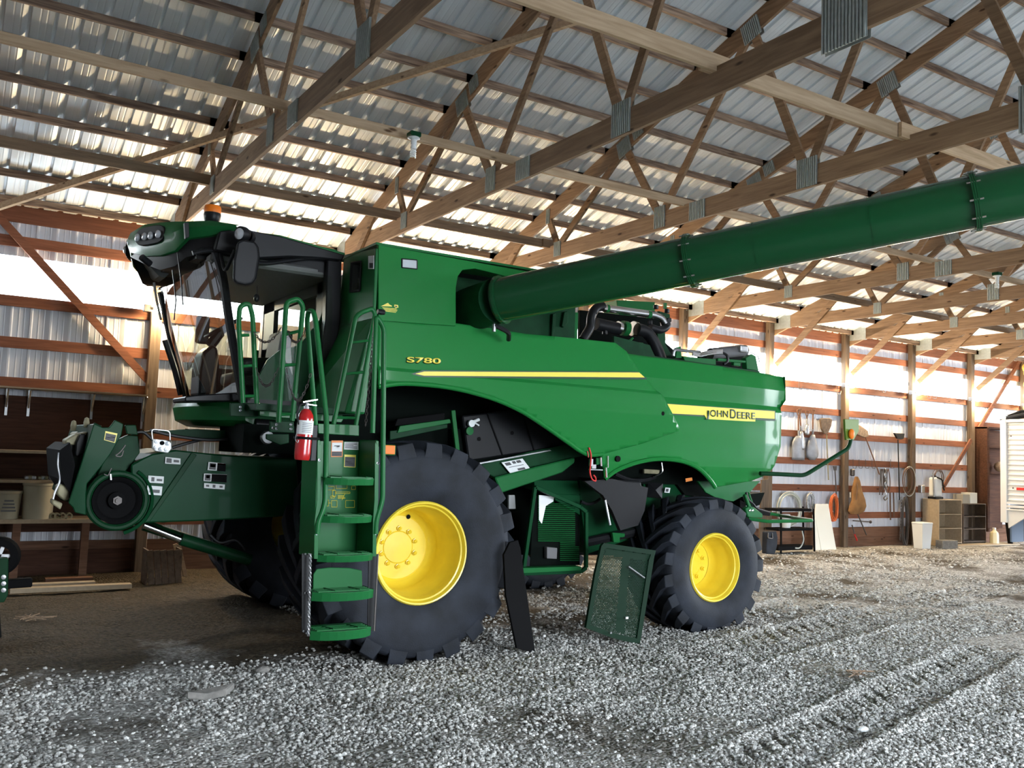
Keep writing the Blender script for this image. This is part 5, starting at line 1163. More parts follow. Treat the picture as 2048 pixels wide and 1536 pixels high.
P2([(1491,1018),(1499,1012),(1508,1014),(1526,1028),(1526,1036),(1497,1036)], 7.15, .06); P2([(1490,990),(1494,988),(1504,1015),(1499,1018)], 7.15, .04); P2([(1497,985),(1500,984),(1508,1008),(1505,1012)], 7.3, .03); la.build('rear_step', M['green'], CO, bevel=.008)
MB().tube(smooth_pts([tuple(atY(x, y, 7.2)) for x, y in [(1492,985),(1497,1000),(1506,1008),(1515,1018),(1540,1026)]], 4), .014, 8).build('rear_cable', M['black'], CO, smooth=True)
slab([(1480,1000),(1500,1010),(1541,1022),(1540,1032),(1525,1030),(1480,1015)], 7.35, .1, 'rear_hitch', 'blackm')
for x, y in ((1499,1021),(1504.5,1021)): MB().lathe([(.014,-.008),(.0006,-.014)], atY(x, y, 7.14), (0,1,0), 10).build('bolt', M['chrome'], CO)
slab([(1483,990),(1530,985),(1520,1010),(1495,1018)], 7.9, .8, 'chopper_tail', 'darkgap')
# ================================================================== THINGS AROUND THE SHED
def at_root(name, label_, cat, p, group=None):
    o = thing(name, label_, cat, tuple(p), 0, group); return o
_b2 = MB.build
LOC = {}
def build3(s, name, mat, parent=None, **k):
    o = _b2(s, name, mat, parent, **k)
    if parent is not None and parent.name in LOC: o.matrix_parent_inverse = Matrix.Translation(-Vector(LOC[parent.name]))
    return o
MB.build = build3
def W(name, label_, cat, p, group=None):    # a thing whose parts are written in world coordinates
    o = at_root(name, label_, cat, p, group); LOC[o.name] = tuple(p); return o
# fire extinguisher strapped by the ladder
YX = 6.55; fe = W('fire_extinguisher', 'red fire extinguisher strapped upright beside the combine ladder', 'fire extinguisher', atY(605,920,YX))
a, b = atY(603.5,920,YX), atY(613,818,YX); axd = (b-a).normalized(); hL = (b-a).length
MB().lathe([(.0006,0),(.052,0),(.058,.012),(.0605,.05),(.0605,hL*.80),(.056,hL*.88),(.036,hL*.97),(.02,hL)], a, axd, 28).build('cylinder', M['red'], fe, smooth=40)
lb_ = MB(); n = 14; P0 = a + axd*hL*.50; V = []
ux = Vector((1,0,0)); uy = axd.cross(ux).normalized(); ux = uy.cross(axd).normalized()
q = MB(); V = []; F = []
for i in range(n+1):
    t = math.radians(20+160*i/n); d = (ux*math.cos(t) - Vector((0,1,0))*math.sin(t))*.0618; V += [P0+d, P0+d+axd*hL*.27]
for i in range(n): F.append((i*2, i*2+2, i*2+3, i*2+1))
q.add(V, F).build('label', M['white'], fe, fix=False)
q = MB()
for j in range(6):
    V = []; F = []; PP = P0 + axd*(hL*(.04+.034*j))
    for i in range(7):
        t = math.radians(55+12*i); d = (ux*math.cos(t) - Vector((0,1,0))*math.sin(t))*.0622; V += [PP+d, PP+d+axd*.004]
    q.add(V, [(i*2, i*2+2, i*2+3, i*2+1) for i in range(6)])
q.build('label_print', M['grey'], fe, fix=False)
MB().lathe([(.022,0),(.022,.02),(.014,.022),(.014,.045)], b, axd, 12, cap=True).build('valve', M['chrome'], fe)
c = b + axd*.04
hd = MB(); hd.bar(c+Vector((-.035,-.01,.01)), c+Vector((.075,-.01,.035)), .018, .008); hd.bar(c+Vector((.0,-.01,-.005)), c+Vector((.07,-.01,-.01)), .018, .006); hd.build('lever', M['chrome'], fe)
MB().tube(rnd([c+Vector((-.01,0,0)), c+Vector((-.06,-.01,-.01)), c+Vector((-.075,-.01,-.09)), c+Vector((-.06,-.02,-.16))], .04), .009, 8).build('hose', M['black'], fe, smooth=True)
bk = MB().prism([atY(x, y, YX+.02) for x, y in [(626,850),(636,850),(632,922),(621,922)]], (0,.06,0)).build('bracket', M['black'], fe, bevel=.004)
q = MB(); V = []; F = []; PP = a + axd*hL*.40
for i in range(17):
    t = 2*PI*i/16; d = (ux*math.cos(t)+Vector((0,1,0))*math.sin(t))*.064; V += [PP+d, PP+d+axd*.02]
q.add(V, [(i*2, i*2+2, i*2+3, i*2+1) for i in range(16)]); q.bar(PP+Vector((.05,-.03,.01)), PP+Vector((.12,-.0,.01)), .012, .018); q.bar(PP+Vector((-.06,-.03,.01)), PP+Vector((-.085,-.03,.01)), .02, .02); q.build('strap', M['blackm'], fe)
MB().tube(rnd([atY(593,868,YX-.05), atY(590,880,YX-.05), atY(596,886,YX-.05), atY(597,880,YX-.05)], .02), .003, 5).build('pin_ring', M['chrome'], fe)

M['shield'] = mat('dark_green_shield', (.004,.022,.010), .6, spec=.12)
# ---- two shields leaning beside the wheels
def leaning(name, lab, cat, pts3, t, mt):    # pts3: world outline (planar), t: thickness vector
    r = W(name, lab, cat, pts3[0]); MB().prism(pts3, t).build('panel', M[mt], r, bevel=.003); return r
g1 = [atZ(1072,1306,0.0), atZ(1040,1297,.0)]
A, B = atZ(1071,1306,.0), atZ(1022,1291,.0)
topA = atX(1043,1095,A.x-.10)
pl1 = [atZ(1072,1307,0), atZ(1025,1293,0)]
Yg = pl1[0].y
p_ = [atY(x, y, Yg+.0) for x, y in [(1071,1307),(1034,1297),(1012,1190),(1008,1110),(1020,1085),(1036,1080),(1041,1096)]]
leaning('side_shield', 'dark narrow shield panel standing on the gravel behind the front tyre', 'shield', p_, (0,.03,0), 'blackm')
# perforated shield: real perforated sheet (a lattice of narrow webs around the holes)
Yp = atZ(1280,1289,0).y
sp_ = W('perforated_shield', 'dark green perforated shield leaning against the rear tyre', 'shield', atY(1235,1280,Yp))
def lean(x, y):    # a plane that leans back from its foot
    p = atY(x, y, Yp); k = .10
    for _ in range(4): p = atY(x, y, Yp + k*max(0, p.z))
    return p
out = [(1208,1086),(1312,1101),(1309,1112),(1280,1289),(1225,1276),(1172,1256),(1190,1150),(1203,1092)]
OP = [lean(*q) for q in out]
q = MB(); nin = [(1213,1096),(1302,1109),(1298,1120),(1274,1277),(1226,1266),(1181,1249),(1198,1152),(1209,1100)]; IP = [lean(*v) for v in nin]; n = len(OP)
for i in range(n):
    j = (i+1) % n; a_, b_, c_, d_ = OP[i], OP[j], IP[j], IP[i]; q.add([a_, b_, c_, d_] + [v+Vector((0,.03,0)) for v in (a_, b_, c_, d_)], [(0,1,2,3),(7,6,5,4),(0,4,5,1),(2,6,7,3)])
q.build('shield_frame', M['shield'], sp_)
import itertools
def inside(x, y, poly):
    c = False; n = len(poly); j = n-1
    for i in range(n):
        xi, yi = poly[i]; xj, yj = poly[j]
        if (yi > y) != (yj > y) and x < (xj-xi)*(y-yi)/(yj-yi)+xi: c = not c
        j = i
    return c
solid = [[(1247,1100),(1262,1102),(1250,1268),(1232,1262)], [(1213,1090),(1312,1105),(1306,1124),(1212,1110)]]
q = MB(); px_ = 3.3; py_ = 3.3
def hexcell(cx_, cy_, hole):
    P_ = []
    for k in range(6):
        a = PI/6+PI/3*k; P_.append((cx_+math.cos(a)*px_*.60, cy_+math.sin(a)*py_*.60))
    I_ = [(cx_+math.cos(PI/6+PI/3*k)*px_*hole, cy_+math.sin(PI/6+PI/3*k)*py_*hole) for k in range(6)]
    PW_ = [lean(*v)+Vector((0,.012,0)) for v in P_]; b = len(q.v)
    if hole > 0:
        IW = [lean(*v)+Vector((0,.012,0)) for v in I_]; q.add(PW_+IW, [(k, (k+1) % 6, 6+(k+1) % 6, 6+k) for k in range(6)])
    else: q.add(PW_, [(0,1,2,3,4,5)])
row = 0; y = 1098
while y < 1282:
    x = 1176 + (px_/2 if row % 2 else 0)
    while x < 1308:
        if inside(x, y, nin):
            hexcell(x, y, 0 if any(inside(x, y, s_) for s_ in solid) else .27)
        x += px_
    y += py_*.88; row += 1
sh_ = q.build('perforated_sheet', M['shield'], sp_, fix=False); sh_['kind'] = 'stuff'
MB().tube([lean(1253,1132)-Vector((0,.03,0)), lean(1285,1155)-Vector((0,.03,0))], .008, 6).build('shield_rod', M['steel'], sp_); MB().box(tuple(lean(1251,1235)-Vector((0,.02,0))), (.03,.01,.02)).build('label', M['white'], sp_)
MB().box(tuple(lean(1219,1265)-Vector((0,.02,0))), (.02,.01,.015)).build('latch', M['steel'], sp_)

# ---- back wall things; YB is the face of the girts
YB = 13.17
def Q(x, y, d=0): return atY(x, y, YB-.03-d)
def shovel(x, yt, yb, lean_, scoop, lab, w_, handle='wood_x', blade='steel', square=False, dx=0):
    t = W('shovel', lab, 'shovel', Q(x, yt), 'shovels on the back wall')
    T = Q(x, yt, .02); B = Q(x+lean_, yb, .02); yn = yt+(yb-yt)*scoop; Nk = Q(x+lean_*scoop, yn, .02)
    MB().tube([T-Vector((0,0,.14)), Nk], .016, 8).build('handle', M['board'], t, smooth=True)
    g = MB(); g.tube(rnd([T-Vector((0,0,.14)), T+Vector((-.05,0,-.04)), T+Vector((-.05,0,0)), T+Vector((.05,0,0)), T+Vector((.05,0,-.04)), T-Vector((0,0,.14))], .02, 2), .011, 6); g.build('grip', M['board'], t, smooth=True)
    H = (Nk-B).length; q = MB(); V = []; F = []; nu, nv = 9, 9
    ax_ = (B-Nk).normalized()
    for j in range(nv):
        v = j/(nv-1)
        wv = w_*(.35+.65*min(1, v*3.2)**.7) if square else w_*(.30+.70*math.sin(min(1, v*1.25)*PI/2))*(1 if v < .75 else math.sqrt(max(.05, 1-((v-.75)/.27)**2)))
        for i in range(nu):
            u = -1+2*i/(nu-1); V.append(Nk + ax_*(H*v) + Vector((u*wv, -.012-.06*(1-u*u)*(.4+.6*v)*0 + .05*(u*u) - .03, 0)))
    for j in range(nv-1):
        for i in range(nu-1): a = j*nu+i; F.append((a, a+1, a+nu+1, a+nu))
    bo = q.add(V, F).build('blade', M[blade], t, smooth=True, fix=False); s = bo.modifiers.new('t', 'SOLIDIFY'); s.thickness = .004
    MB().tube([Nk-ax_*.12, Nk+ax_*.08], .022, 8).build('socket', M[blade], t, smooth=True)
    return t
M['scoop'] = mat('scoop_grey', (.30,.32,.36), .5, .3, var=.25, vscale=8)
shovel(1597,820,920,0,.52,'square grey scoop shovel, leftmost hung on the back wall',.20,blade='scoop',square=True)
shovel(1600,817,900,4,.55,'round shovel hung just right of the square grey scoop',.13,blade='steel')
shovel(1626,819,920,-1,.50,'large round aluminium scoop beside the wooden bat tool',.20,blade='scoop')
shovel(1614,822,870,0,.55,'narrow shovel half hidden between the two larger scoops',.09,blade='steel')
# wide wooden fork-like tools hung head up
def broom(lab, cat, name, head, stick, mt='board', y_=.04, smat='board'):
    t = W(name, lab, cat, Q(*stick[0])); MB().prism([Q(x, y, .06) for x, y in head], (0,.05,0)).build('head', M[mt], t, bevel=.01); MB().tube([Q(*stick[0], y_), Q(*stick[1], y_)], .013, 8).build('handle', M[smat], t, smooth=True); return t
M['oldwood'] = mat('worn_tool_wood', (.16,.11,.075), .8, var=.4, vscale=20)
M['straw'] = mat('broom_bristle', (.42,.30,.20), .9, var=.4, vscale=30, bump=.6, bscale=200)
broom('brown flat paddle broom hung head up, stick down', 'broom', 'paddle_broom', [(1641,838),(1646,836),(1660,836),(1665,839),(1663,852),(1657,866),(1650,868),(1644,858)], ((1653,868),(1657,960)), 'oldwood', smat='khaki')
broom('straw broom hung slantwise behind the amber marker lamp', 'broom', 'straw_broom', [(1706,850),(1720,850),(1736,862),(1738,873),(1730,875),(1712,868),(1700,860)], ((1730,872),(1759,949)), 'straw')
broom('dark squeegee tool hung head up near the right post', 'squeegee', 'squeegee', [(1789,866),(1810,867),(1808,878),(1803,879),(1795,877)], ((1796,879),(1799,1000)), 'black', smat='black')
spd = W('spade', 'dark pointed spade hung upright beside the orange cord', 'spade', Q(1670,935)); MB().tube([Q(1670,940,.03), Q(1673,1000,.03)], .014, 8).build('handle', M['hook'], spd); MB().prism([Q(x, y, .05) for x, y in [(1667,932),(1674,932),(1673,941),(1669,941)]], (0,.02,0)).build('grip', M['hook'], spd); MB().prism([Q(x, y, .05) for x, y in [(1666,996),(1672,992),(1679,997),(1677,1015),(1670,1028),(1663,1014)]], (0,.02,0)).build('blade', M['oldwood'], spd, bevel=.005)
# J hooks over the girts
def hooks(xs, y, lab, grp):
    for x in xs:
        o = MB().tube(rnd([Q(x, y-11, -.02), Q(x, y-11, .02), Q(x, y+6, .02), Q(x+6, y+7, .02), Q(x+7, y+1, .02)], .02, 2), .006, 5).build('wall_hook', M['hook']); tag(o, lab, 'hook', grp)
for x_, l_ in zip([1706,1718,1731,1744,1781], ['empty wire hook nearest the post with the canvas bag','second empty wire hook right of the bag post','third empty wire hook right of the bag post','fourth empty wire hook, just left of the straw broom end','lone wire hook right of the chain harness']): hooks([x_], 930, l_, 'empty hooks on the fifth girt')
hooks([1598], 772, 'small wire hook over the top girt beside the rear hood', 'hooks on the top girt'); hooks([1675], 781, 'small wire hook over the top girt left of the lit post', 'hooks on the top girt')
hooks([1765], 778, 'small wire hook over the top girt right of the marker lamp', 'hook on the top girt'); hooks([1855], 790, 'left of two wire hooks over the top girt above the sprayer', 'hooks on the right top girt'); hooks([1866], 791, 'right of two wire hooks over the top girt above the sprayer', 'hooks on the right top girt')
# coils, cords, bag, chains, belts
def coil(name, lab, cat, cx_, cy_, rx, ry, n, r, mt, d=.04, jit=2.5, seed=1, grp=None):
    rr_ = random.Random(seed); q = MB()
    for k in range(n):
        ox, oy = rr_.uniform(-jit, jit), rr_.uniform(0, jit); a = rr_.uniform(.88, 1.08)
        q.tube([Q(cx_+ox+rx*a*math.cos(t), cy_+oy+ry*a*math.sin(t), d+.008*k) for t in np.linspace(0, 2*PI, 25)[:-1]], r, 6, closed=True)
    o = q.build(name, M[mt], None, smooth=True); return tag(o, lab, cat, grp)
M['hose_clear'] = mat('pale_hose', (.55,.58,.52), .35, var=.2); M['orange'] = mat('orange_cord', (.75,.17,.04), .5); M['wrap'] = mat('foil_rope', (.5,.52,.54), .3, .4, var=.5, vscale=25); M['canvas'] = mat('tan_canvas', (.30,.15,.05), .85, var=.35, vscale=7, bump=.4, bscale=12); M['leather'] = mat('brown_leather', (.13,.07,.045), .7, var=.3)
coil('coiled_hose', 'coil of clear pale hose hung above the black rack', 'hose', 1578,1017,23,32,7,.012,'hose_clear')
coil('rope_bundle', 'bundled silver grey rope hung left of the white board', 'rope', 1621,1003,6,18,9,.013,'wrap',jit=3)
coil('orange_cord', 'orange extension cord coiled on a hook left of the post', 'cord', 1668,1014,7,26,8,.008,'orange',d=.07,jit=3)
coil('cable_coil', 'looped brown and grey cables hung left of the right post', 'cable', 1817,960,10,26,6,.010,'leather',d=.10,jit=3,seed=4)
coil('wire_loop', 'thin pale plastic hoop hung against the right post', 'hoop', 1818,962,12,28,2,.008,'hose_clear',d=.1,jit=1,seed=5)
coil('rope_loops', 'thin brown rope loops hung behind the white sprayer', 'rope', 1876,955,9,17,5,.006,'leather',jit=4,seed=6)
coil('chain_heap', 'dark chain hanging in long loops to the ground by the right post', 'chain', 1811,1040,5,45,7,.012,'hook',d=.05,jit=4,seed=7)
bag = W('canvas_bag', 'tan canvas bag hung on the post left of the empty hooks', 'bag', Q(1713,950))
sec_ = []
for j, (y, xc, w_) in enumerate(((953,1713,3),(962,1714,6),(980,1713,9.5),(1000,1716,12.5),(1012,1715,15.5),(1022,1713,15),(1028,1710,9),(1029,1709,2))):
    c = Q(xc, y, .14); wv = (Q(xc+w_, y, .14)-c).length; sec_.append([(c.x+wv*math.cos(a)*(1+.08*math.sin(3*a+j)), c.y+.09*math.sin(a)*w_/14, c.z) for a in np.linspace(0, 2*PI, 15)[:-1]])
loft(sec_, 'bag_body', 'canvas', parent=bag); C.objects[-1].matrix_parent_inverse = Matrix.Translation(-Vector(LOC['canvas_bag'])); MB().tube([Q(1712,955,.1), Q(1715,975,.24), Q(1712,1000,.27)], .008, 5).build('strap', M['leather'], bag)
for i, (x, lab) in enumerate(((1766,'dark harness of straps and chain hung beside the bent hook'),(1772,'second dark strap bundle hung behind the chain harness'))):
    t = W('harness', lab, 'harness', Q(x, 935)); q = MB(); r5 = random.Random(i)
    for k in range(5): q.tube(smooth_pts([tuple(Q(x-6+k*3+r5.uniform(-2,2), 938+yy, .05+.01*k)) for yy in (0,20,38,52-(k*6) % 20)], 3), .010, 5)
    q.build('straps', M['leather'] if i else M['hook'], t)
    if not i: chain((1770,938),(1772,990), 0, YB-.12, 'chain', .010, link=.09, mt='steel', parent=t); C.objects[-1].matrix_parent_inverse = Matrix.Translation(-Vector(LOC[t.name])); MB().tube(rnd([Q(1771,992,.1), Q(1767,996,.1), Q(1770,1001,.1), Q(1775,996,.1)], .03), .014, 6).build('hook', M['hook'], t)
for x, y0, y1, lab in ((1780,985,1040,'long flat brown strap hanging in a narrow loop'),(1787,985,1035,'second flat brown strap hanging right of the narrow loop')):
    o = MB().bar(Q(x, y0, .05), Q(x+1, y1, .05), .04, .012).build('hanging_strap', M['leather']); tag(o, lab, 'strap')
chain((1803,1000),(1801,1080), 0, YB-.1, 'hanging_chain', .008, link=.07, mt='hook', parent=None); tag(C.objects[-1], 'thin dark chain hanging straight down by the right post', 'chain')
o = MB().tube([Q(1706,1041,.06), Q(1742,1044,.06)], .012, 6).sphere(Q(1741,1044,.06), .035, 6).build('wrecking_bar', M['hook']); tag(o, 'horizontal dark bar with a round knob on the wall', 'bar')
o = MB().tube([Q(1712,1020,.14), Q(1733,1070,.14)], .014, 6).build('pry_bar', M['hook']); tag(o, 'dark slanting iron bar below the canvas bag', 'bar')
ax1 = W('long_lever', 'red and black lever tool leaning at the foot of the post', 'tool', Q(1714,1080)); MB().tube([Q(1704,1050,.1), Q(1709,1068,.1)], .014, 6).build('shaft', M['hook'], ax1); MB().tube([Q(1709,1068,.1), Q(1714,1081,.1)], .02, 6).build('grip', M['red'], ax1)
MB().prism(pxs([(1701,985),(1708,985),(1708,995),(1701,995)], PY-.02), (0,.02,0)).build('wall_note', M['white']); tag(C.objects[-1], 'small white card on the side of the middle post', 'card')
o = MB().box(tuple(Q(1705,945,.06)), (.10,.08,.16)).build('padlock', M['hook'], bevel=.02); tag(o, 'dark padlock shaped block hung beside the middle post', 'padlock')
o = MB().box(tuple(Q(1843,978,.05)), (.14,.1,.18)).build('outlet_box', M['steel'], bevel=.01); tag(o, 'grey electric box on the wall right of the post', 'electric box')
# white board and its strip
for pts_, lab in (([(1632,1008),(1657,1008),(1661,1032),(1673,1100),(1643,1101),(1630,1030)], 'wide white board leaning on the wall below the orange cord'), ([(1626,1030),(1630,1030),(1642,1101),(1631,1102)], 'narrow white strip leaning left of the wide white board')):
    Y0 = atZ(pts_[-2 if len(pts_) > 4 else 2][0], 1101, .0).y
    P_ = []
    for x, y in pts_:
        p = atY(x, y, Y0)
        for _ in range(4): p = atY(x, y, Y0 + min(.25, .22*max(0, p.z)))
        P_.append(p)
    o = MB().prism(P_, (0,.02,.0)).build('white_board', mat('white_board', (.78,.80,.74), .5) if 'wb' not in M else M['wb'], bevel=.003); tag(o, lab, 'board')
# black metal rack
rk = W('metal_rack', 'low black metal rack beside the rear tyre', 'rack', atZ(1600,1100,0)); Yr = 12.35
q = MB(); q.box(tuple(atY(1588,1020,Yr)+Vector((0,.15,0))), (.98,.34,.05)); q.build('rack_top', M['blackm'], rk)
q = MB(); q.box(tuple(atY(1590,1059,Yr)+Vector((0,.15,0))), (.98,.32,.05)); q.build('rack_shelf', M['blackm'], rk)
for (x0, y0, x1, y1, dy) in ((1562,1017,1562,1107,0),(1627,1018,1629,1103,0),(1606,1013,1607,1095,.28)):
    MB().tube([atY(x0, y0, Yr+dy), atY(x1, y1, Yr+dy)], .02, 6).build('leg', M['blackm'], rk)
q = MB(); q.box(tuple(atY(1590,1100,Yr)+Vector((0,.15,.04))), (1.0,.34,.08)); q.build('rack_base', M['blackm'], rk)
sp2 = W('twine_spool', 'white spool of twine on the black rack shelf', 'spool', atY(1572,1058,Yr+.15)); MB().lathe([(.08,0),(.09,.03),(.095,.14),(.09,.25),(.07,.28),(.0006,.28)], atY(1572,1058,Yr+.15)+Vector((0,0,.02)), (0,0,1), 18).build('twine', M['white'], sp2, smooth=True); MB().lathe([(.10,0),(.10,.02),(.0006,.021)], atY(1572,1058,Yr+.15), (0,0,1), 18).build('flange', M['white'], sp2)
o = MB().tube(smooth_pts([tuple(atY(x, y, Yr-.02)) for x, y in [(1604,1062),(1607,1080),(1600,1095),(1590,1096)]], 5), .014, 6).build('loose_hose', M['hose_clear'], smooth=True); tag(o, 'short pale hose end dangling below the rack shelf', 'hose')
tw = W('tractor_weight', 'dark grey suitcase weight standing between rack and tyre', 'weight', atZ(1545,1108,0)); Y0 = 11.9
MB().prism(pxs([(1534,1064),(1553,1062),(1556,1075),(1555,1090),(1550,1109),(1533,1108)], Y0), (0,.12,0)).build('casting', M['rubber'], tw, bevel=.015, seg=2); MB().tube(rnd([atY(1536,1066,Y0), atY(1536,1076,Y0-.02), atY(1545,1077,Y0-.02), atY(1544,1066,Y0)], .02), .012, 6).build('grip', M['hook'], tw)
for x0, x1, lab in ((1532,1537,'loose upright brown plank leaning left of the post'),):
    pp = [(1524,960),(1538,958),(1530,1098),(1519,1096)]; o = MB().prism(pxs(pp, 12.75), (0,.04,0)).build('loose_plank', M['wood_z']); tag(o, 'loose upright brown plank leaning behind the rear step', 'plank')
# ---- white bin, bookcases, sprayer, box, jug, block
Yn = 12.3
bn = W('waste_bin', 'white plastic swing bin standing against the right post', 'bin', atY(1856,1088,Yn))
c = atY(1855,1089,Yn)+Vector((0,.13,0)); c.z = .0; s1, s2, hh_ = .13, .165, .56
loft([[(c.x+s*a*1.15, c.y+s*b*.8, z) for a, b in ((-1,-1),(1,-1),(1,1),(-1,1))] for s, z in ((s1,.0),(s2,hh_))], 'bin_body', 'white', smooth=20, parent=bn); C.objects[-1].matrix_parent_inverse = Matrix.Translation(-Vector(LOC[bn.name]))
MB().box((c.x, c.y, hh_+.01), (s2*2.4, s2*1.75, .045), rx=0).build('bin_lid', M['white'], bn, bevel=.02, seg=2)
M['chip'] = mat('chipboard', (.42,.33,.22), .7, var=.15, vscale=20); M['chipd'] = mat('dark_shelf_board', (.13,.095,.07), .8, var=.3, vscale=10)
def bookcase(lab, xl, xr, yt, yf, n, mt):     # left and right edge, top edge and front plane
    A = atY(xl, yt, yf); B = atY(xr, yt, yf); h = A.z; A = Vector((A.x, yf, 0)); w_ = B.x-A.x; d = Vector((1,0,0)); nrm = Vector((0,1,0)); dp = 13.15-yf; up = Vector((0,0,1))
    t = W('bookcase', lab, 'bookcase', A)
    def bx(o, a, b, c, nm): return MB().hexa([o, o+a, o+a+b, o+b, o+c, o+a+c, o+a+b+c, o+b+c]).build(nm, M[mt], t, bevel=.002)
    bx(A, d*.022, nrm*dp, up*h, 'side_panel'); bx(A+d*(w_-.022), d*.022, nrm*dp, up*h, 'side_panel'); bx(A+up*h, d*w_, nrm*dp, up*.022, 'top_panel'); bx(A+nrm*(dp-.01), d*w_, nrm*.008, up*h, 'back_panel')
    for i in range(n): bx(A+d*.022+up*(.06+(h-.06)*i/n), d*(w_-.044), nrm*(dp-.02), up*.02, 'shelf')
    return h, A.x, w_
h1, x1_, w1_ = bookcase('pale chipboard bookcase standing behind the white bin', 1878, 1924, 1001, 12.72, 3, 'chip')
h2, x2_, w2_ = bookcase('dark open bookcase right of the pale one, boxes on top', 1927, 1972, 1009, 12.80, 3, 'chipd')
SP = Vector((x1_+.14, 12.90, h1+.03)); sy = W('backpack_sprayer', 'white backpack sprayer with black straps on the pale bookcase', 'sprayer', SP)
MB().box(tuple(SP+Vector((0,0,.28))), (.27,.2,.46)).build('tank', M['white'], sy, bevel=.05, seg=3); MB().box(tuple(SP+Vector((0,0,.025))), (.30,.22,.05)).build('base', M['black'], sy, bevel=.01)
MB().tube([SP+Vector((-.18,-.08,.05)), SP+Vector((-.22,-.08,.62))], .02, 8).build('pump_lever', M['steel'], sy); MB().lathe([(.06,0),(.05,.05),(.0006,.055)], SP+Vector((-.05,0,.50)), (0,0,1), 14).build('cap', M['black'], sy)
MB().tube(rnd([SP+Vector((-.1,-.11,.51)), SP+Vector((.06,-.14,.46)), SP+Vector((.08,-.14,.30)), SP+Vector((.16,-.12,.21))], .06), .02, 6).build('strap', M['black'], sy, smooth=True)
bxm = mat('carton_grey', (.32,.30,.25), .8); bxw = mat('carton_white', (.62,.62,.56), .6)
for off, dm, mm, lab in ((.13,(.28,.26,.22),bxm,'grey carton on the dark bookcase, left one'), (.46,(.30,.24,.26),bxw,'white printed carton on the dark bookcase, right one')):
    o = MB().box((x2_+off+.04, 12.96, h2+.024+dm[2]/2), dm).build('carton', mm, bevel=.004); tag(o, lab, 'box')
jg = W('plastic_jug', 'pale yellow plastic jug on the ground by the trailer', 'jug', atZ(1990,1089,0)); J = atZ(1991,1089,.0)
loft([[(J.x+math.cos(a)*w_*1.0, J.y+.03+math.sin(a)*w_*.8, J.z+z) for a in np.linspace(PI/8, 2*PI+PI/8, 9)[:-1]] for w_, z in ((.11,0),(.125,.03),(.125,.22),(.11,.29),(.05,.34),(.04,.38))], 'jug_body', 'khaki', smooth=25, parent=jg); C.objects[-1].matrix_parent_inverse = Matrix.Translation(-Vector(LOC[jg.name])); C.objects[-1].data.materials[0] = mat('jug_plastic', (.72,.66,.44), .4)
MB().lathe([(.04,.37),(.04,.41),(.0006,.412)], J+Vector((0,.03,0)), (0,0,1), 12).build('cap', M['white'], jg)
o = MB().box(tuple(atZ(1899,1098,.0)+Vector((.05,.1,.09))), (.5,.2,.2), rz=-.12).build('concrete_block', M['conc'], bevel=.01); tag(o, 'grey concrete block lying in front of the pale bookcase', 'concrete block')
o = MB().box(tuple(atZ(1950,1091,.0)+Vector((.3,.1,.015))), (2.6,.5,.03), rz=-.05).build('floor_plank', M['chip']); tag(o, 'flat tan sheet on the ground before the dark bookcase', 'board')
cbn = W('wall_cabinet', 'dark brown wooden cabinet frame behind the trailer end', 'cabinet', (22.9,13.0,0)); 
for nm, c_, d_ in (('side_panel', (22.07,12.95,1.6), (.10,.30,2.6)), ('top_panel', (22.62,12.95,2.88), (1.2,.35,.05)), ('shelf', (22.62,13.0,2.4), (1.1,.3,.03)), ('shelf', (22.62,13.0,1.75), (1.1,.3,.03)), ('back_panel', (22.62,13.12,1.6), (1.2,.03,2.5))):
    MB().box(c_, d_).build(nm, M['plywood'], cbn, bevel=.003)
o = MB().sphere((22.7,12.85,1.92), .17, 8, (1.3,.8,.8)).build('rag_bundle', M['straw'], smooth=True); tag(o, 'pale rag bundle on the cabinet shelf by the trailer', 'rag')
o = MB().tube([(22.5,12.5,.0),(22.6,12.7,1.2)], .06, 10).build('dark_canister', M['blackm'], smooth=True); tag(o, 'dark pipe leaning in the corner behind the jug', 'pipe')
ins = MB(); r9 = random.Random(2)
for k in range(8): ins.sphere((23.95+r9.uniform(-.06,.06), 12.8+r9.uniform(-.05,.05), 3.5+k*.15), .13, 7, (1,1,1))
o = ins.build('insulation_roll', mat('yellow_insulation', (.75,.56,.12), .95, var=.4, vscale=12, bump=.6, bscale=25), smooth=True); tag(o, 'yellow insulation hanging at the right frame edge', 'insulation')
# ---- grain trailer at the right edge
TX = 20.85; tr = W('grain_trailer', 'white ribbed grain trailer entering at the right edge', 'trailer', (TX,9.2,0)); ye = atX(2004,950,TX).y; y1_ = 5.6
zt_, zb_ = atX(2004,842,TX).z, atX(2004,1016,TX).z
q = MB(); nz_ = 16; V = []; F = []
for i in range(nz_*3+1):
    z = zb_+.16+(zt_-zb_-.16)*i/(nz_*3); d = -.035 if i % 3 == 1 else 0; V += [(TX+d, y1_, z), (TX+d, ye-.12, z)]
for i in range(nz_*3): F.append((i*2, i*2+1, i*2+3, i*2+2))
q.add(V, F).build('ribbed_side', M['alu'], tr, fix=False)
MB().box((TX+1.2, (y1_+ye)/2, (zt_+zb_)/2+.1), (2.36, ye-y1_-.02, zt_-zb_-.1)).build('hopper_box', M['alu'], tr)
MB().box((TX-.03, ye-.07, (zt_+zb_)/2-.1), (.09,.14,zt_-zb_+.45)).build('corner_post', M['alu'], tr, bevel=.006)
for z, h in ((zb_+.13,.05),(zb_+.05,.06),(zb_-.02,.04),(zt_,.07)): MB().box((TX-.035, (y1_+ye)/2, z), (.06, ye-y1_, h)).build('side_rail', M['alu'], tr, bevel=.006)
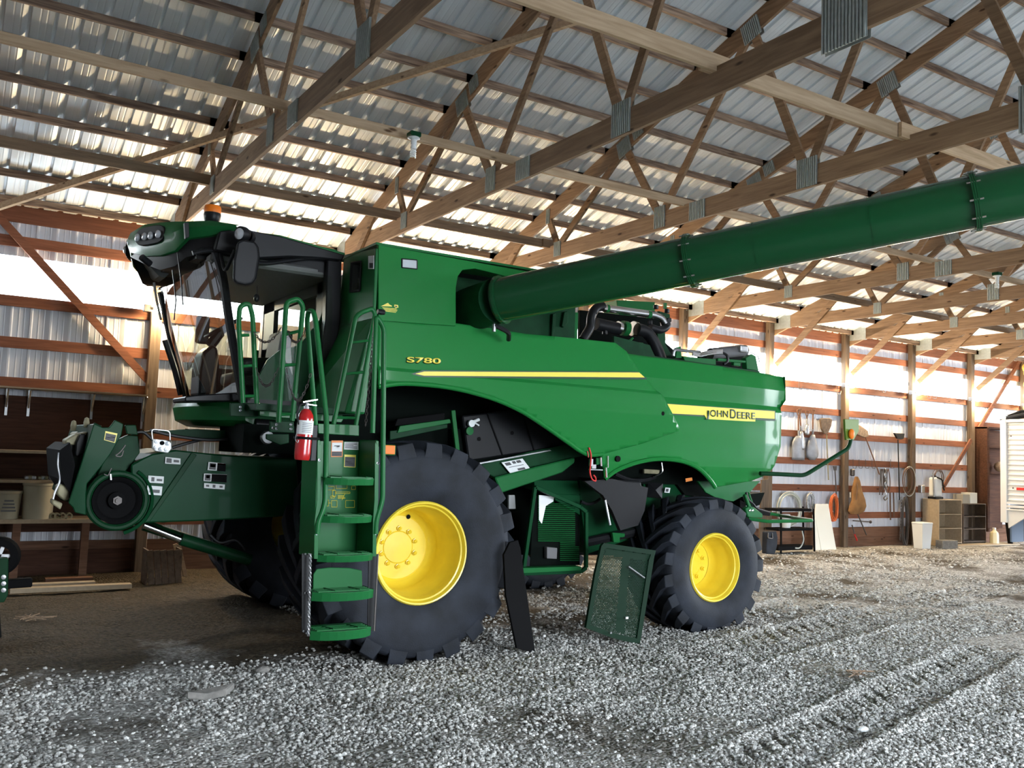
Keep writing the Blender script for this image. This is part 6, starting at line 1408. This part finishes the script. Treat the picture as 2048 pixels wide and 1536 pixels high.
tp = MB(); tp.tube([(TX, y1_, zt_+.12), (TX, ye-.5, zt_+.12), (TX-.02, ye, zt_+.02)], .06, 8); tp.tube([(TX+.3, y1_, zt_+.24), (TX+.3, ye-.3, zt_+.22), (TX, ye, zt_+.04)], .05, 8); tp.build('rolled_tarp', M['black'], tr, smooth=True)
MB().box((TX-.05, atX(2042,977,TX).y-.2, atX(2042,978,TX).z), (.006,.55,.06)).build('reflector_tape', M['redm'], tr)
for y_, z_ in ((2022,872),(2026,976)): MB().lathe([(.02,0),(.0006,-.008)], atX(y_, z_, TX-.045), (1,0,0), 10).build('rivet', M['hook'], tr)
MB().prism([(TX-.01, ye-.1, zb_-.03), (TX-.01, ye-.75, zb_-.03), (TX-.01, ye-.15, zb_-.45)], (.05,0,0)).build('gusset', M['alu'], tr)
MB().box((TX+.25, ye-.2, .62), (.5,.04,.85)).build('mud_flap', mat('blue_mud_flap', (.09,.14,.22), .6), tr)
MB().box((TX+1.2, (y1_+ye)/2, zb_-.1), (1.6, ye-y1_-.5, .25)).build('trailer_frame', M['blackm'], tr)
for yc in (atZ(2040,1108,0).y-.42, atZ(2040,1108,0).y-1.65):
    o3 = Vector((TX+.02, yc, .51)); w_ = MB(); w_.lathe([(.285,.05),(.30,.0),(.36,-.03),(.46,-.02),(.505,.03),(.515,.12),(.505,.24),(.46,.28),(.3,.26)], o3, (1,0,0), 40); ty_ = w_.build('tyre', M['rubber'], tr, smooth=40)
    w_ = MB(); w_.lathe([(.29,.04),(.275,.0),(.26,.02),(.24,.08),(.20,.10),(.14,.10),(.13,.06),(.06,.05),(.0006,.05)], o3, (1,0,0), 32); w_.build('rim', M['silver'], ty_, smooth=30)
# ---- left: work bench shelves with buckets, leaning timber, crate
YW = 12.95
def shelf(y, d0, lab, x1=2.28, th=.035, mt='chip'):
    z = atY(60, y, 12.7).z; o = MB().box(((XP+x1)/2+.02, 13.17-d0/2, z), (x1-XP-.06, d0, th)).build('wall_shelf', M[mt]); return tag(o, lab, 'shelf'), z
(s0, z0), = [shelf(775, .28, 'thin top shelf board on brackets along the plywood wall', 2.27, .02)]
(s1_, z1), = [shelf(904, .5, 'long shelf board behind the feeder head, second from top')]
(s2_, z2), = [shelf(963, .5, 'long cluttered shelf board, third from top')]
(s3_, z3), = [shelf(1041, .62, 'workbench plank carrying two pale buckets', 2.28, .05)]
for x in (15, 60, 188, 293):
    p = atY(x, 800, 12.95); q = MB(); q.bar((p.x,13.13,z0), (p.x,13.13,z0-.35), .03, .03, (0,1,0)); q.bar((p.x,13.13,z0-.25), (p.x,12.92,z0-.02), .02, .02); o = q.build('shelf_bracket', M['steel']); tag(o, {15:'leftmost steel bracket under the thin top shelf', 60:'second steel bracket from the left under the top shelf', 188:'steel bracket under the top shelf above the feeder head', 293:'steel bracket at the shelf end beside the lit post'}[x], 'bracket', 'brackets under the top shelf')
for x in (-40, 38, 175): 
    p = atY(x, 1000, 12.6); o = MB().box((p.x, 12.62, z3/2), (.09,.09,z3-.04)).build('bench_leg', M['board']); tag(o, {-40:'square bench leg just outside the left frame edge', 38:'square bench leg below the two pale buckets', 175:'square bench leg below the feeder head pulley'}[x], 'bench leg', 'legs under the workbench')
M['bucket'] = mat('pale_bucket', (.42,.38,.27), .6, var=.1); 
def bucket(x, y, r0, r1, h, lab, mark):
    p = atY(x, y, 12.72); p.z = z3+.025; t = W('bucket', lab, 'bucket', p); MB().lathe([(.0006,0),(r0,0),(r0,.01),(r1,h),(r1+.008,h),(r1+.008,h-.03),(r1+.001,h-.035)], p, (0,0,1), 24).build('pail', M['bucket'], t, smooth=35); MB().lathe([(r1-.01,h-.01),(.0006,h-.01)], p, (0,0,1), 24).build('lid', M['bucket'], t)
    if mark:
        for j in range(4): MB().box((p.x+.01, p.y-(r0+(r1-r0)*(.3+.12*j))-.006, p.z+h*(.3+.12*j)), (.16-.02*j,.012,.018)).build('print', M['grey'], t)
bucket(12, 1036, .13, .155, .34, 'printed pale bucket at the left end of the workbench', True)
bucket(74, 1034, .17, .18, .44, 'large plain pale bucket right of the printed one', False)
for k, (x, y) in enumerate(((106,1030),(115,1030),(126,1029),(139,1031))):
    p = atY(x, y, 12.6); p.z = z3+.06; o = MB().lathe([(.04,-.15),(.04,.0),(.022,.0),(.022,-.02)], p, (0,-1,0), 14).build('pipe_end', M['khaki'], smooth=True); tag(o, ['pipe end lying nearest the large pale bucket', 'second pipe end right of the large pale bucket', 'third pipe end right of the large pale bucket', 'pipe end nearest the combine feeder, last of the row'][k], 'pipe', 'pipe ends on the workbench')
r7 = random.Random(9); q = None
for k in range(9):
    p = atY(55+k*8+r7.uniform(-3,3), 958, 12.8); o = MB().box((p.x, 12.9, z2+.04), (.06,.10,.04+.02*r7.random())).build('scrap_part', M['khaki' if k % 2 else 'steel'], bevel=.01); tag(o, 'small %s scrap part on the third shelf, %s from the left' % ('khaki' if k % 2 else 'grey', ['first','second','third','fourth','fifth','sixth','seventh','eighth','ninth'][k]), 'part', 'scrap parts on the shelf')
for k, (xa, ya, xb, yb, Yk, lab) in enumerate(((60,1163,190,1158,11.9,'upper pale timber lying on the gravel under the bench'),(20,1172,262,1168,11.6,'longer pale timber lying in front of the shorter one'),(90,1156,185,1156,12.3,'dark timber lying behind the pale ones under the bench'))):
    A, B = atY(xa, ya, Yk), atY(xb, yb, Yk); A.z = B.z = .05; o = MB().bar(A, B, .14, .05).build('loose_timber', M['chip'] if k < 2 else M['board']); tag(o, lab, 'timber')
cr = W('wooden_crate', 'weathered slatted crate standing on the gravel at the wall', 'crate', (2.4,12.3,0)); Pc = atZ(326,1170,0); 
for i in range(5):
    MB().box((Pc.x-.16+.08*i, Pc.y, .22), (.07,.02,.42), ry=-.12).build('slat', M['oldwood'], cr)
for z in (.06,.38): MB().box((Pc.x, Pc.y+.02, z), (.42,.025,.06), ry=0).build('cleat', M['oldwood'], cr)
MB().box((Pc.x+.2, Pc.y+.16, .22), (.02,.3,.42)).build('side_panel', M['oldwood'], cr); MB().box((Pc.x-.2, Pc.y+.16, .22), (.02,.3,.42)).build('side_panel', M['oldwood'], cr)
for i, (xa, ya, xb, yb, lab) in enumerate(((350,1088,362,1160,'thin pale stud leaning right of the crate'),(357,1088,372,1158,'second pale stud leaning right of the crate'),(352,1163,480,1153,'pale bottom rail lying from crate to the far tyre'))):
    o = MB().bar(atY(xa, ya, 12.4), atY(xb, yb, 12.4), .05, .04, (0,1,0)).build('leaning_stud', M['wood_xp']); tag(o, lab, 'timber')
# piece of another machine at the lower left edge: green hitch bracket with a gauge wheel
im = W('implement', 'green implement corner with a small black wheel at the left edge', 'implement', atZ(0,1190,0)); YI2 = 9.2
MB().prism(pxs([(-60,1116),(17,1117),(16,1190),(8,1205),(-60,1205)], YI2), (0,.12,0)).build('bracket', M['greend'], im, bevel=.006)
for y in (1154,1167,1180): MB().lathe([(.02,-.012),(.0006,-.014)], atY(7, y, YI2), (0,1,0), 12).build('bolt', M['steel'], im)
wc = atY(-2,1112,YI2+.25); w_ = MB(); w_.lathe([(.09,-.05),(.15,-.06),(.175,-.03),(.175,.05),(.15,.06),(.09,.05)], wc, (0,1,0), 28, closed=True); w_.build('gauge_wheel', M['blackm'], im, smooth=35)
w_ = MB(); 
for k in range(5): a_ = 2*PI*k/5; w_.bar(wc, wc+Vector((math.cos(a_)*.1,0,math.sin(a_)*.1)), .03, .02, (0,1,0))
w_.build('wheel_spokes', M['steel'], im)
MB().bar(atY(10,1168,YI2+.1), atY(64,1164,YI2+.1), .1, .08).build('drawbar', M['blackm'], im, bevel=.01); pq = atY(-10,1195,YI2); MB().tube([pq, (pq.x+.05, YI2, -.03)], .03, 8).build('stand', M['blackm'], im)
pq = atY(-30,1160,YI2+.1); MB().bar((pq.x-2.4, YI2+.1, pq.z), pq, .12, .12).build('toolbar', M['greend'], im, bevel=.01)
MB().tube([(pq.x-2.2, YI2+.1, pq.z), (pq.x-2.2, YI2+.1, -.03)], .04, 8).build('stand', M['blackm'], im)
# ---- scattered things on the floor
o = MB(); c = atZ(420,1397,0); o.prism([c+Vector(v) for v in ((-.16,-.02,.02),(-.10,.05,.0),(.05,.06,.0),(.17,0,.05),(.10,-.03,.01),(-.02,-.02,.0))], (0,.01,.045)); o = o.build('stone_slab', M['conc'], bevel=.006); tag(o, 'flat grey brown stone lying alone in the foreground gravel', 'stone')
o = MB().sphere(atZ(1725,1458,.02), .035, 6, (1.4,.9,.5)).build('pebble', M['white']); tag(o, 'bright white pebble in the tyre tracks at lower right', 'pebble')
o = MB().sphere(atZ(525,1340,.02), .05, 6, (1.2,.9,.6)).build('clod', M['conc'], smooth=True); tag(o, 'small brown clod in the gravel before the ladder', 'clod')
for k, (x, y, lab) in enumerate(((60,1240,'tangle of dry stalks on the dirt near the left edge'),(1715,1350,'curl of dry corn husk in the right foreground'))):
    q = MB(); r3 = random.Random(k); c = atZ(x, y, .02)
    for j in range(9 if k else 14): a_ = r3.uniform(0, PI); l_ = r3.uniform(.05, .16); q.tube([c+Vector((r3.uniform(-.12,.12)-math.cos(a_)*l_, r3.uniform(-.05,.05)-math.sin(a_)*l_*.5, r3.uniform(0,.03))), c+Vector((math.cos(a_)*l_, math.sin(a_)*l_*.5, r3.uniform(.0,.05)))], .005, 4)
    o = q.build('dry_stalks', M['straw']); tag(o, lab, 'stalks', kind='stuff')
